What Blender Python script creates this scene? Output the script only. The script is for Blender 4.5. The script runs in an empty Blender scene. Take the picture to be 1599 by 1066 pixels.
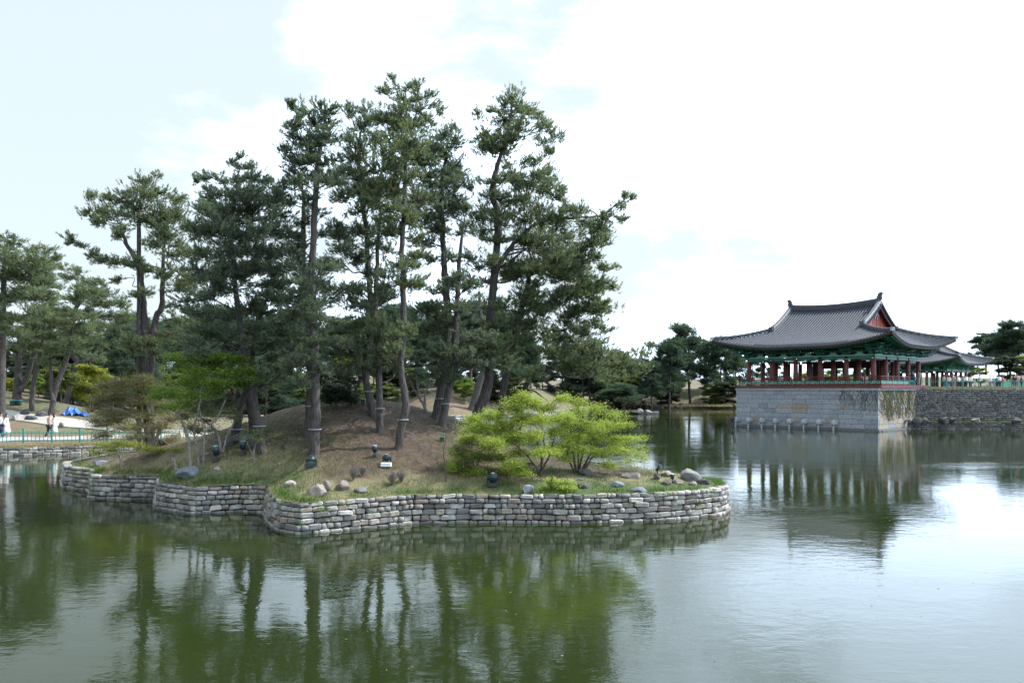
import bpy, bmesh, math, random
import numpy as np
from mathutils import Vector, Matrix

rng = np.random.default_rng(7)
random.seed(7)
scene = bpy.context.scene

# ------------------------------------------------------------ camera
F, CX, HY, CAMZ = 1250.0, 799.5, 608.0, 4.2
cam_data = bpy.data.cameras.new("camera")
cam = bpy.data.objects.new("camera", cam_data)
scene.collection.objects.link(cam)
cam.location = (0, 0, CAMZ)
cam.rotation_euler = (math.radians(90), 0, 0)
cam_data.sensor_width = 36
cam_data.lens = F / 1599 * 36
cam_data.shift_y = (HY - 533) / 1599
cam_data.clip_end = 9000
scene.camera = cam

# ------------------------------------------------------------ light
SUN_AZ = math.atan2(0.22, 0.97)          # direction towards the sun, measured from +X
SUN_EL = math.radians(50)
sun_data = bpy.data.lights.new("sun", 'SUN')
sun_data.energy = 5.0
sun_data.angle = math.radians(0.6)
sun_data.color = (1.0, 0.955, 0.89)
sun = bpy.data.objects.new("sun", sun_data)
scene.collection.objects.link(sun)
sdir = Vector((math.cos(SUN_AZ) * math.cos(SUN_EL), math.sin(SUN_AZ) * math.cos(SUN_EL), math.sin(SUN_EL)))
sun.rotation_euler = sdir.to_track_quat('Z', 'Y').to_euler()

world = bpy.data.worlds.new("World")
scene.world = world
world.use_nodes = True
wn, wl = world.node_tree.nodes, world.node_tree.links
wn.clear()
w_out = wn.new('ShaderNodeOutputWorld')
w_bg = wn.new('ShaderNodeBackground')
w_bg.inputs['Strength'].default_value = 0.12
w_sky = wn.new('ShaderNodeTexSky')
w_sky.sky_type = 'NISHITA'
w_sky.sun_disc = False
w_sky.sun_elevation = SUN_EL
w_sky.sun_rotation = math.pi / 2 - SUN_AZ
w_sky.air_density = 1.0
w_sky.dust_density = 2.2
w_sky.ozone_density = 1.0
w_tc = wn.new('ShaderNodeTexCoord')
w_map = wn.new('ShaderNodeMapping')
w_map.inputs['Location'].default_value = (0.1, 3.1, 0.8)
w_map.inputs['Scale'].default_value = (1.0, 1.0, 2.2)
w_n1 = wn.new('ShaderNodeTexNoise')
w_n1.inputs['Scale'].default_value = 3.0
w_n1.inputs['Detail'].default_value = 9
w_n1.inputs['Roughness'].default_value = 0.56
w_dot = wn.new('ShaderNodeVectorMath'); w_dot.operation = 'DOT_PRODUCT'
w_dot.inputs[1].default_value = (math.cos(SUN_AZ), math.sin(SUN_AZ), 0.0)
w_ma = wn.new('ShaderNodeMath'); w_ma.operation = 'MULTIPLY_ADD'
w_ma.inputs[1].default_value = 0.22
w_cr = wn.new('ShaderNodeMapRange'); w_cr.interpolation_type = 'SMOOTHSTEP'
w_cr.inputs['From Min'].default_value = 0.45
w_cr.inputs['From Max'].default_value = 0.66
w_mix = wn.new('ShaderNodeMix'); w_mix.data_type = 'RGBA'
w_mix.inputs['B'].default_value = (16.5, 20.2, 25.0, 1)
w_haze = wn.new('ShaderNodeMix'); w_haze.data_type = 'RGBA'
w_haze.inputs['B'].default_value = (7.0, 8.0, 8.6, 1)
w_haze.inputs['Factor'].default_value = 0.74
wl.new(w_tc.outputs['Generated'], w_map.inputs['Vector'])
wl.new(w_map.outputs['Vector'], w_n1.inputs['Vector'])
wl.new(w_tc.outputs['Generated'], w_dot.inputs[0])
wl.new(w_dot.outputs['Value'], w_ma.inputs[0])
wl.new(w_n1.outputs['Fac'], w_ma.inputs[2])
wl.new(w_ma.outputs[0], w_cr.inputs['Value'])
wl.new(w_sky.outputs['Color'], w_haze.inputs['A'])
wl.new(w_haze.outputs['Result'], w_mix.inputs['A'])
wl.new(w_cr.outputs['Result'], w_mix.inputs['Factor'])
wl.new(w_mix.outputs['Result'], w_bg.inputs['Color'])
wl.new(w_bg.outputs['Background'], w_out.inputs['Surface'])

scene.view_settings.view_transform = 'Standard'
scene.view_settings.look = 'None'
scene.view_settings.exposure = 0.28
scene.view_settings.gamma = 1.0
scene.view_settings.use_curve_mapping = False
scene.cycles.max_bounces = 7
scene.cycles.transparent_max_bounces = 6

# ------------------------------------------------------------ helpers
def w(x, y, Y):
    """the world point seen at photo pixel (x, y) when it stands Y metres away"""
    return np.array(((x - CX) * Y / F, Y, CAMZ - (y - HY) * Y / F))

def tag(o, label=None, cat=None, group=None, kind=None):
    if label: o['label'] = label
    if cat: o['category'] = cat
    if group: o['group'] = group
    if kind: o['kind'] = kind
    return o

def link(o, parent=None):
    scene.collection.objects.link(o)
    if parent is not None: o.parent = parent
    return o

def empty(name, loc=(0, 0, 0), rz=0.0, s=1.0):
    o = bpy.data.objects.new(name, None)
    o.location = loc; o.rotation_euler = (0, 0, rz); o.scale = (s, s, s)
    return link(o)

def np_mesh(name, V, Fc, mat=None, smooth=False, tint=None):
    """V (n,3), Fc (m,3|4) -> mesh data"""
    V = np.asarray(V, dtype=np.float32).reshape(-1, 3)
    Fc = np.asarray(Fc, dtype=np.int32)
    me = bpy.data.meshes.new(name)
    k = Fc.shape[1]; m = Fc.shape[0]
    me.vertices.add(len(V)); me.vertices.foreach_set('co', V.ravel())
    me.loops.add(m * k); me.loops.foreach_set('vertex_index', Fc.ravel())
    me.polygons.add(m)
    me.polygons.foreach_set('loop_start', np.arange(0, m * k, k, dtype=np.int32))
    me.polygons.foreach_set('loop_total', np.full(m, k, dtype=np.int32))
    if smooth: me.polygons.foreach_set('use_smooth', np.ones(m, dtype=bool))
    if tint is not None:
        a = me.attributes.new('tint', 'FLOAT', 'POINT')
        a.data.foreach_set('value', np.asarray(tint, dtype=np.float32))
    me.update(calc_edges=True)
    if mat: me.materials.append(mat)
    return me

def add_mesh(name, me, parent=None, loc=(0, 0, 0), rz=0.0, **kw):
    o = bpy.data.objects.new(name, me)
    o.location = loc; o.rotation_euler = (0, 0, rz)
    link(o, parent)
    return tag(o, **kw)

class MB:
    """collects simple solids, builds ONE mesh"""
    def __init__(s): s.V = []; s.F = []; s.T = []
    def raw(s, v, f, t=0.5):
        n = len(s.V); s.V += [tuple(p) for p in v]; s.F += [tuple(i + n for i in q) for q in f]; s.T += [t] * len(v); return s
    def box(s, c, d, rz=0.0, t=0.5, taper=1.0):
        cx, cy, cz = c; hx, hy, hz = d[0] / 2, d[1] / 2, d[2] / 2
        ca, sa = math.cos(rz), math.sin(rz); v = []
        for z, k in ((-hz, 1.0), (hz, taper)):
            for x, y in ((-hx, -hy), (hx, -hy), (hx, hy), (-hx, hy)):
                x *= k; y *= k
                v.append((cx + x * ca - y * sa, cy + x * sa + y * ca, cz + z))
        return s.raw(v, [(3, 2, 1, 0), (4, 5, 6, 7), (0, 1, 5, 4), (1, 2, 6, 5), (2, 3, 7, 6), (3, 0, 4, 7)], t)
    def bar(s, a, b, wd, ht, t=0.5):
        """square bar from a to b"""
        a = Vector(a); b = Vector(b); d = (b - a).normalized()
        up = Vector((0, 0, 1)) if abs(d.z) < .95 else Vector((1, 0, 0))
        sx = d.cross(up).normalized() * wd / 2; sy = sx.cross(d).normalized() * ht / 2
        v = [p + i * sx + j * sy for p in (a, b) for i, j in ((-1, -1), (1, -1), (1, 1), (-1, 1))]
        return s.raw(v, [(0, 1, 2, 3), (7, 6, 5, 4), (0, 4, 5, 1), (1, 5, 6, 2), (2, 6, 7, 3), (3, 7, 4, 0)], t)
    def tube(s, pts, rad, n=8, cap=True, t=0.5):
        P = [Vector(p) for p in pts]
        if not hasattr(rad, '__len__'): rad = [rad] * len(P)
        v = []; f = []
        d0 = (P[1] - P[0]).normalized()
        ref = Vector((0, 0, 1)) if abs(d0.z) < .9 else Vector((1, 0, 0))
        for i, p in enumerate(P):
            d = (P[min(i + 1, len(P) - 1)] - P[max(i - 1, 0)]).normalized()
            a = d.cross(ref)
            if a.length < 1e-4: a = d.cross(Vector((0, 1, 0)))
            a.normalize(); b = a.cross(d)
            for k in range(n):
                q = 2 * math.pi * k / n
                v.append(p + (a * math.cos(q) + b * math.sin(q)) * rad[i])
        for i in range(len(P) - 1):
            for k in range(n):
                k2 = (k + 1) % n
                f.append((i * n + k, i * n + k2, (i + 1) * n + k2, (i + 1) * n + k))
        if cap:
            f.append(tuple(range(n))[::-1]); f.append(tuple((len(P) - 1) * n + k for k in range(n)))
        return s.raw(v, f, t)
    def lathe(s, prof, c=(0, 0, 0), n=12, t=0.5):
        v = []; f = []
        for r, z in prof:
            for k in range(n):
                q = 2 * math.pi * k / n
                v.append((c[0] + r * math.cos(q), c[1] + r * math.sin(q), c[2] + z))
        for i in range(len(prof) - 1):
            for k in range(n):
                k2 = (k + 1) % n
                f.append((i * n + k, i * n + k2, (i + 1) * n + k2, (i + 1) * n + k))
        f.append(tuple(range(n))[::-1]); f.append(tuple((len(prof) - 1) * n + k for k in range(n)))
        return s.raw(v, f, t)
    def mesh(s, name, mat=None, smooth=False):
        me = bpy.data.meshes.new(name)
        me.from_pydata(s.V, [], s.F)
        a = me.attributes.new('tint', 'FLOAT', 'POINT')
        a.data.foreach_set('value', np.array(s.T, dtype=np.float32))
        if smooth: me.polygons.foreach_set('use_smooth', np.ones(len(me.polygons), dtype=bool))
        me.update()
        if mat: me.materials.append(mat)
        return me
    def build(s, name, mat, parent=None, smooth=False, **kw):
        o = bpy.data.objects.new(name, s.mesh(name, mat, smooth))
        link(o, parent); return tag(o, **kw)

def rock_mesh(name, mat, seed, size, flat=0.75, rough=0.28, sub=2):
    """an angular boulder: displaced icosphere with planes sliced off"""
    r = np.random.default_rng(seed)
    bm = bmesh.new(); bmesh.ops.create_icosphere(bm, subdivisions=sub + 1, radius=1.0)
    pl = r.normal(size=(17, 3)); pl /= np.linalg.norm(pl, axis=1)[:, None]
    off = r.uniform(.45, .85, 17)
    for v in bm.verts:
        p = np.array(v.co)
        for n_, o_ in zip(pl, off):
            d = p @ n_
            if d > o_: p = p - n_ * (d - o_) * 0.93
        p = p * (1 + rough * 0.25 * math.sin(7 * p[0] + seed) * math.cos(6 * p[1] - 5 * p[2]))
        v.co = Vector((p[0] * size[0], p[1] * size[1], p[2] * size[2] * flat))
    me = bpy.data.meshes.new(name); bm.to_mesh(me); bm.free()
    me.materials.append(mat)
    return me

# ------------------------------------------------------------ materials
def mat_base(name):
    m = bpy.data.materials.new(name); m.use_nodes = True
    n, l = m.node_tree.nodes, m.node_tree.links
    return m, n, l, n['Principled BSDF']

def ramp(n, l, fac, stops):
    r = n.new('ShaderNodeValToRGB')
    e = r.color_ramp.elements
    while len(e) < len(stops): e.new(0.5)
    for i, (p, c) in enumerate(stops):
        e[i].position = p; e[i].color = (*c, 1)
    l.new(fac, r.inputs['Fac'])
    return r.outputs['Color']

def noise(n, l, scale, detail=4, rough=.55, vec=None, dist=0.0):
    t = n.new('ShaderNodeTexNoise'); t.inputs['Scale'].default_value = scale
    t.inputs['Detail'].default_value = detail; t.inputs['Roughness'].default_value = rough
    t.inputs['Distortion'].default_value = dist
    if vec is not None: l.new(vec, t.inputs['Vector'])
    return t.outputs['Fac']

def mapping(n, l, src, scale):
    m = n.new('ShaderNodeMapping'); m.inputs['Scale'].default_value = scale
    l.new(src, m.inputs['Vector']); return m.outputs['Vector']

def obj_vec(n): return n.new('ShaderNodeTexCoord').outputs['Object']
def pos_vec(n): return n.new('ShaderNodeNewGeometry').outputs['Position']

def bump(n, l, bs, h, strength=.4, dist=.02):
    b = n.new('ShaderNodeBump'); b.inputs['Strength'].default_value = strength
    b.inputs['Distance'].default_value = dist
    l.new(h, b.inputs['Height']); l.new(b.outputs['Normal'], bs.inputs['Normal']); return b

def mixc(n, l, fac, a, b, mode='MIX'):
    m = n.new('ShaderNodeMix'); m.data_type = 'RGBA'; m.blend_type = mode
    for k, v in (('Factor', fac), ('A', a), ('B', b)):
        if isinstance(v, (int, float)): m.inputs[k].default_value = v
        elif isinstance(v, tuple): m.inputs[k].default_value = (*v, 1)
        else: l.new(v, m.inputs[k])
    return m.outputs['Result']

def math_n(n, l, op, a, b=0.0, c=None):
    m = n.new('ShaderNodeMath'); m.operation = op
    for i, v in enumerate((a, b, c)):
        if v is None: continue
        if isinstance(v, (int, float)): m.inputs[i].default_value = v
        else: l.new(v, m.inputs[i])
    return m.outputs[0]

def maprange(n, l, v, a, b, c=0.0, d=1.0):
    m = n.new('ShaderNodeMapRange'); l.new(v, m.inputs['Value'])
    for k, x in zip(('From Min', 'From Max', 'To Min', 'To Max'), (a, b, c, d)): m.inputs[k].default_value = x
    return m.outputs['Result']

def attr(n, name='tint'):
    a = n.new('ShaderNodeAttribute'); a.attribute_name = name; return a.outputs['Fac']

def plain(name, col, rough=.6, var=.25, scale=6, bmp=0.0, metallic=0.0):
    m, n, l, bs = mat_base(name)
    f = noise(n, l, scale, 5, .6, pos_vec(n))
    c1 = tuple(x * (1 - var) for x in col); c2 = tuple(min(1, x * (1 + var)) for x in col)
    l.new(ramp(n, l, f, [(.3, c1), (.7, c2)]), bs.inputs['Base Color'])
    bs.inputs['Roughness'].default_value = rough; bs.inputs['Metallic'].default_value = metallic
    if bmp: bump(n, l, bs, f, bmp, .02)
    return m

def stone_mat(name, stops, use_obj=True, moss=.25, bscale=14, dark_base=None):
    """stops: colours picked by the stone's own random number"""
    m, n, l, bs = mat_base(name)
    rnd = n.new('ShaderNodeObjectInfo').outputs['Random'] if use_obj else attr(n)
    c = ramp(n, l, rnd, stops)
    pv = pos_vec(n)
    g = noise(n, l, bscale, 6, .7, pv)
    c = mixc(n, l, .75, c, ramp(n, l, g, [(.25, (.45, .45, .46)), (.55, (1, 1, 1)), (.8, (1.25, 1.22, 1.15))]), 'MULTIPLY')
    spk = noise(n, l, bscale * 6, 3, .6, pv)
    c = mixc(n, l, .5, c, ramp(n, l, spk, [(.35, (.6, .6, .6)), (.6, (1.15, 1.15, 1.15))]), 'MULTIPLY')
    ms = noise(n, l, 2.2, 5, .65, pv)
    c = mixc(n, l, maprange(n, l, ms, .55, .72, 0, moss), c, (.055, .06, .035))
    if dark_base is not None:
        z = n.new('ShaderNodeSeparateXYZ'); l.new(pv, z.inputs[0])
        wob = math_n(n, l, 'MULTIPLY_ADD', ms, .35, z.outputs['Z'])
        c = mixc(n, l, maprange(n, l, wob, dark_base + .12, dark_base - .02, 0, .72), c, (.035, .036, .028))
    l.new(c, bs.inputs['Base Color'])
    bs.inputs['Roughness'].default_value = .88
    bump(n, l, bs, math_n(n, l, 'ADD', g, math_n(n, l, 'MULTIPLY', spk, .3)), .7, .03)
    return m

def leaf_mat(name, c1, c2, trans=.3, rough=.55, c3=None):
    m, n, l, bs = mat_base(name)
    a = attr(n)
    stops = [(0.0, c1), (1.0, c2)] if c3 is None else [(0.0, c1), (.85, c2), (1.0, c3)]
    col = ramp(n, l, a, stops)
    l.new(col, bs.inputs['Base Color']); bs.inputs['Roughness'].default_value = rough
    bs.inputs['Specular IOR Level'].default_value = .25
    tr = n.new('ShaderNodeBsdfTranslucent')
    l.new(mixc(n, l, 1.0, col, (1.3, 1.4, .9), 'MULTIPLY'), tr.inputs['Color'])
    mx = n.new('ShaderNodeMixShader'); mx.inputs[0].default_value = trans
    l.new(bs.outputs[0], mx.inputs[1]); l.new(tr.outputs[0], mx.inputs[2])
    l.new(mx.outputs[0], n['Material Output'].inputs['Surface'])
    return m

def bark_mat(name, c1, c2, scale=9):
    m, n, l, bs = mat_base(name)
    v = mapping(n, l, pos_vec(n), (1, 1, .28))
    f = noise(n, l, scale, 6, .7, v, .6)
    vo = n.new('ShaderNodeTexVoronoi'); vo.inputs['Scale'].default_value = scale * 1.3
    l.new(v, vo.inputs['Vector'])
    h = math_n(n, l, 'ADD', f, math_n(n, l, 'MULTIPLY', vo.outputs['Distance'], .8))
    l.new(ramp(n, l, h, [(.35, c1), (.95, c2)]), bs.inputs['Base Color'])
    bs.inputs['Roughness'].default_value = .95
    bump(n, l, bs, h, 1.0, .05)
    return m

M = {}
M['needle'] = leaf_mat('pine_needles', (.084, .118, .072), (.195, .235, .135), .45, .45, (.22, .19, .11))
M['needle_blue'] = leaf_mat('blue_pine_needles', (.082, .116, .086), (.178, .215, .150), .45, .45)
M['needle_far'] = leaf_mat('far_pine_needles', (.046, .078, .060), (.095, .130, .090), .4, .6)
M['leaf_spring'] = leaf_mat('spring_leaves', (.22, .285, .050), (.40, .46, .105), .45, .5)
M['leaf_maple'] = leaf_mat('maple_leaves', (.11, .19, .032), (.23, .31, .06), .42, .5)
M['leaf_rust'] = leaf_mat('budding_leaves', (.17, .15, .055), (.29, .28, .09), .35, .6)
M['leaf_olive'] = leaf_mat('olive_leaves', (.09, .125, .040), (.18, .21, .070), .38, .6)
M['leaf_yellow'] = leaf_mat('yellow_green_leaves', (.16, .19, .03), (.33, .33, .06), .4, .6)
M['leaf_dark'] = leaf_mat('dark_shrub_leaves', (.018, .034, .018), (.045, .07, .03), .2, .5)
M['bark'] = bark_mat('pine_bark', (.017, .015, .0145), (.078, .068, .063))
M['bark_grey'] = bark_mat('grey_bark', (.08, .07, .06), (.27, .24, .21), 12)
M['bark_brown'] = bark_mat('dark_bark', (.025, .018, .014), (.11, .08, .06), 12)
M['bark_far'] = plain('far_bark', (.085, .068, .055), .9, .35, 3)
STONES = [(0.0, (.12, .12, .12)), (.2, (.27, .26, .235)), (.4, (.42, .395, .355)), (.55, (.22, .22, .22)), (.72, (.55, .52, .47)), (.86, (.36, .30, .24)), (1.0, (.16, .155, .15))]
M['wall_stone'] = stone_mat('rubble_stone', STONES, True, .6, 11, .12)
M['wall_stone_many'] = stone_mat('rubble_stone_many', STONES, False, .6, 11, .12)
ASH = [(0.0, (.27, .295, .33)), (.35, (.33, .36, .40)), (.7, (.37, .395, .43)), (.93, (.31, .33, .355)), (1.0, (.40, .42, .45))]
M['ashlar'] = stone_mat('ashlar_granite', ASH, True, .12, 5, .35)
M['ashlar_tan'] = stone_mat('weathered_tan_granite', [(0, (.33, .28, .22)), (1, (.40, .36, .30))], True, .2, 5, .35)
M['quay_brick'] = stone_mat('quay_stone', [(0, (.10, .10, .105)), (.5, (.17, .168, .165)), (.85, (.24, .235, .23)), (1, (.13, .11, .09))], False, .5, 4)
M['mortar'] = plain('dark_joint', (.035, .033, .028), .95, .4, 8)
M['rock_grey'] = stone_mat('grey_boulder', [(0, (.17, .17, .165)), (1, (.24, .23, .22))], True, .3, 6)
M['rock_blue'] = stone_mat('bluish_boulder', [(0, (.15, .175, .20)), (1, (.22, .24, .265))], True, .25, 6)
M['rock_brown'] = stone_mat('brown_boulder', [(0, (.18, .145, .125)), (1, (.29, .25, .215))], True, .3, 6)
M['rock_dark'] = stone_mat('dark_boulder', [(0, (.05, .055, .06)), (1, (.09, .09, .09))], True, .3, 6)
M['rock_pale'] = stone_mat('pale_boulder', [(0, (.33, .31, .28)), (1, (.42, .39, .35))], True, .15, 6)
M['teal'] = plain('teal_paint', (.012, .27, .235), .45, .12, 4)
M['light_green'] = plain('light_green_panel', (.10, .42, .27), .5, .1, 4)
M['lamp_body'] = plain('dark_teal_metal', (.012, .03, .036), .4, .3, 12)
M['lamp_glass'] = plain('lamp_glass', (.25, .33, .38), .12, .1, 3)
M['white'] = plain('white_paint', (.75, .75, .73), .6, .06, 5)
M['black'] = plain('black_metal', (.02, .02, .022), .5, .2, 9)
M['tile'] = plain('roof_tile_grey', (.048, .058, .078), .65, .5, 5, .2)
M['tile_base'] = plain('roof_pan_tile', (.030, .035, .046), .8, .35, 5)
M['ridge'] = plain('ridge_tile_dark', (.075, .08, .09), .75, .35, 7)
M['plaster'] = plain('ridge_plaster', (.40, .41, .43), .8, .3, 6)
M['red'] = plain('oxide_red_timber', (.135, .035, .029), .55, .25, 3)
M['red_bright'] = plain('gable_red_boards', (.30, .050, .030), .6, .2, 4)
M['dark_timber'] = plain('dark_timber', (.05, .022, .018), .7, .3, 3)
M['green'] = plain('dancheong_green', (.024, .155, .112), .5, .25, 3)
M['green_dark'] = plain('dancheong_dark_green', (.010, .085, .062), .6, .3, 3)
M['green_pale'] = plain('dancheong_pale_green', (.22, .50, .42), .5, .15, 4)
M['floor_wood'] = plain('floor_timber', (.12, .06, .04), .6, .2, 3)
M['tarp'] = plain('blue_tarpaulin', (.03, .13, .45), .45, .2, 3)
M['cream'] = plain('cream_wall', (.62, .55, .42), .8, .08, 2)
M['glass'] = plain('dark_window', (.03, .04, .05), .1, .1, 2)
M['path'] = plain('pale_path', (.36, .335, .30), .9, .10, 2, .2)
M['skin'] = plain('skin', (.42, .25, .17), .6, .05)
M['hair'] = plain('black_hair', (.012, .010, .010), .5, .1)
for k, c in dict(white=(.72, .72, .70), navy=(.02, .03, .07), black=(.02, .02, .022), pink=(.55, .22, .30), red=(.45, .04, .06),
                 beige=(.48, .40, .30), grey=(.22, .22, .24), blue=(.08, .16, .40), denim=(.06, .09, .16), purple=(.18, .03, .16), plum=(.42, .30, .28), ochre=(.50, .28, .05)).items():
    M['cloth_' + k] = plain('cloth_' + k, c, .85, .1, 10)

# water
def water_mat():
    m, n, l, bs = mat_base('pond_water')
    pv = pos_vec(n)
    big = noise(n, l, .10, 2, .5, pv)
    c = ramp(n, l, big, [(.35, (.014, .022, .006)), (.65, (.020, .029, .008))])
    l.new(c, bs.inputs['Base Color'])
    bs.inputs['Roughness'].default_value = .03
    bs.inputs['IOR'].default_value = 1.333
    n1 = noise(n, l, 2.6, 4, .6, mapping(n, l, pv, (.75, 1.25, 1)), .3)
    n2 = noise(n, l, .55, 3, .5, pv, .2)
    n3 = noise(n, l, 9.0, 2, .5, mapping(n, l, pv, (.8, 1.2, 1)))
    # wind patches: calm near the island, rougher in drifting areas
    patch = maprange(n, l, noise(n, l, .06, 3, .6, mapping(n, l, pv, (.6, 1.6, 1))), .45, .62, .5, 1.25)
    h = math_n(n, l, 'ADD', math_n(n, l, 'MULTIPLY', n1, .55), math_n(n, l, 'MULTIPLY', n2, 1.0))
    h = math_n(n, l, 'ADD', h, math_n(n, l, 'MULTIPLY', n3, .09))
    h = math_n(n, l, 'MULTIPLY', h, patch)
    bump(n, l, bs, h, .5, .022)
    return m
M['water'] = water_mat()
# ------------------------------------------------------------ terrain
ISLAND_PX = [(99, 760), (143, 766), (141, 777), (245, 780.5), (243, 793), (304, 802), (376, 799), (414, 800), (425, 822), (440, 830), (470, 834),
             (575, 824), (650, 817), (720, 816), (800, 816), (899, 817), (1017, 813), (1089, 808), (1125, 803), (1138, 797)]
isl_front = [((x - CX) * (CAMZ * F / (y - HY)) / F, CAMZ * F / (y - HY)) for x, y in ISLAND_PX]
isl_back = [(7.7, 29.0), (6.3, 31.8), (3.5, 33.8), (1.5, 37.5), (-2, 41.5), (-7, 43.5), (-13, 45), (-18, 44.5), (-21.2, 41), (-20.8, 37)]
ISL = np.array(isl_front + isl_back)
POND = np.array([(-32.3, 50.5), (-27, 53), (-22, 55.3), (-17.8, 57), (-16, 62), (-20, 80), (-31, 98), (-38, 113), (-24, 124), (-8, 113), (6, 130), (19, 184), (26, 197), (33, 186),
                 (50, 181), (62, 160), (60, 125), (46, 92), (43.2, 87.4), (42.0, 85.7), (56, 83.5), (100, 78), (140, 60), (120, 1.5), (20, 1.5), (-20, 1.5), (-75, 1.5), (-75, 30), (-48, 44)])

def sd_poly(P, poly):
    """signed distance (negative inside) and closest point"""
    P = np.asarray(P, dtype=float).reshape(-1, 2)
    n = len(poly); best = np.full(len(P), 1e18); cp = np.zeros_like(P); ins = np.zeros(len(P), dtype=bool)
    for i in range(n):
        a = poly[i]; b = poly[(i + 1) % n]; e = b - a
        t = np.clip(((P - a) @ e) / (e @ e), 0, 1)
        q = a + t[:, None] * e
        d = ((P - q) ** 2).sum(1)
        m = d < best; best[m] = d[m]; cp[m] = q[m]
        c = ((a[1] > P[:, 1]) != (b[1] > P[:, 1]))
        with np.errstate(divide='ignore', invalid='ignore'):
            xi = a[0] + (P[:, 1] - a[1]) / (b[1] - a[1] if b[1] != a[1] else 1e-9) * e[0]
        ins ^= c & (P[:, 0] < xi)
    d = np.sqrt(best)
    return np.where(ins, -d, d), cp

def sm(x, a, b):
    t = np.clip((x - a) / (b - a), 0, 1); return t * t * (3 - 2 * t)

def island_h(X, Y, sd=None):
    X = np.asarray(X, float); Y = np.asarray(Y, float)
    if sd is None: sd = sd_poly(np.stack([X, Y], 1), ISL)[0]
    h = .93 + 2.62 * np.exp(-((X + 6.9) / np.where(X < -6.9, 4.7, 4.6)) ** 2 / 2 - ((Y - 35.2) / 4.4) ** 2 / 2)
    h += .25 * sm(-sd, 0, 2.5)
    h += .03 * np.sin(X * 2.1 + 1) * np.cos(Y * 1.7) + .02 * np.sin(X * 5 + Y * 4)
    h = .88 + (h - .88) * sm(-sd, -.3, 1.6)
    left = sm(-X, 14.0, 19.0)
    return h - .12 * left

def ground_h(X, Y, sd=None):
    X = np.asarray(X, float); Y = np.asarray(Y, float)
    if sd is None: sd = sd_poly(np.stack([X, Y], 1), POND)[0]
    d = np.maximum(sd, 0)
    left = .52 + .035 * np.minimum(d, 9) + 3.2 * sm(d, 9, 30) + 3.4 * sm(d, 30, 95)
    far = .5 + 3.9 * sm(d, 1, 14) + 3.0 * sm(d, 16, 60)
    h = np.where(Y > 118, far, left)
    k = sm(X, 38, 41) * sm(-Y, -118, -108)
    h = h * (1 - k) + 4.32 * k
    yw = np.where(X < 57.4, 87.2 - (X - 43.6) * .0652, 86.3 - (X - 57.4) * .1239)
    ledge = (X > 41) & (Y < yw + 1.15) & (Y > 60)
    h = np.where(ledge, .78, h)
    near = sm(-Y, -14, -8)
    h = h * (1 - near) + 2.55 * near
    return h + .05 * np.sin(X * .9) * np.cos(Y * .7) * sm(d, 1, 4) * (1 - k)

def terrain_z(x, y):
    P = np.array([[x, y]])
    s, _ = sd_poly(P, ISL)
    if s[0] < 0: return float(island_h([x], [y], s)[0])
    s, _ = sd_poly(P, POND)
    return float(ground_h([x], [y], s)[0]) if s[0] > 0 else 0.0

_Y = np.arange(14, 400, .1)
def hit(px, py, ymin=14, lift=0.0):
    """the ground point seen at a photo pixel"""
    P = np.stack([(px - CX) * _Y / F, _Y], 1)
    ray = CAMZ - (py - HY) * _Y / F
    s1, _ = sd_poly(P, ISL); s2, _ = sd_poly(P, POND)
    g = np.where(s1 < 0, island_h(P[:, 0], P[:, 1], s1), np.where(s2 > 0, ground_h(P[:, 0], P[:, 1], s2), 0.0))
    ok = np.nonzero((ray <= g + lift) & (_Y >= ymin))[0]
    i = ok[0] if len(ok) else len(_Y) - 1
    return np.array((P[i, 0], P[i, 1], g[i]))

def clipped_grid(xs, ys, poly, inside, hfun, low, snap_in=0.0):
    """height grid whose edge follows poly; faces on the far side are dropped or sunk"""
    X, Y = np.meshgrid(xs, ys, indexing='ij'); P = np.stack([X.ravel(), Y.ravel()], 1)
    sd, cp = sd_poly(P, poly)
    s = sd if inside else -sd            # s<0 : keep
    nx, ny = len(xs), len(ys)
    gx = np.gradient(xs)[:, None] * np.ones(ny)[None]; gy = np.ones(nx)[:, None] * np.gradient(ys)[None]
    cell = np.maximum(gx, gy).ravel()
    near = (s > -.35 * cell) & (s < .75 * cell)
    P2 = P.copy(); P2[near] = cp[near]
    Z = np.where((s < 0) | near, hfun(P2[:, 0], P2[:, 1], np.where(near, 0, sd)), low)
    V = np.column_stack([P2, Z])
    idx = np.arange(nx * ny).reshape(nx, ny)
    Fq = np.stack([idx[:-1, :-1], idx[1:, :-1], idx[1:, 1:], idx[:-1, 1:]], -1).reshape(-1, 4)
    keep = ((s < 0) | near)[Fq]
    Fq = Fq[keep.all(1)]
    return V, Fq

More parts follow.
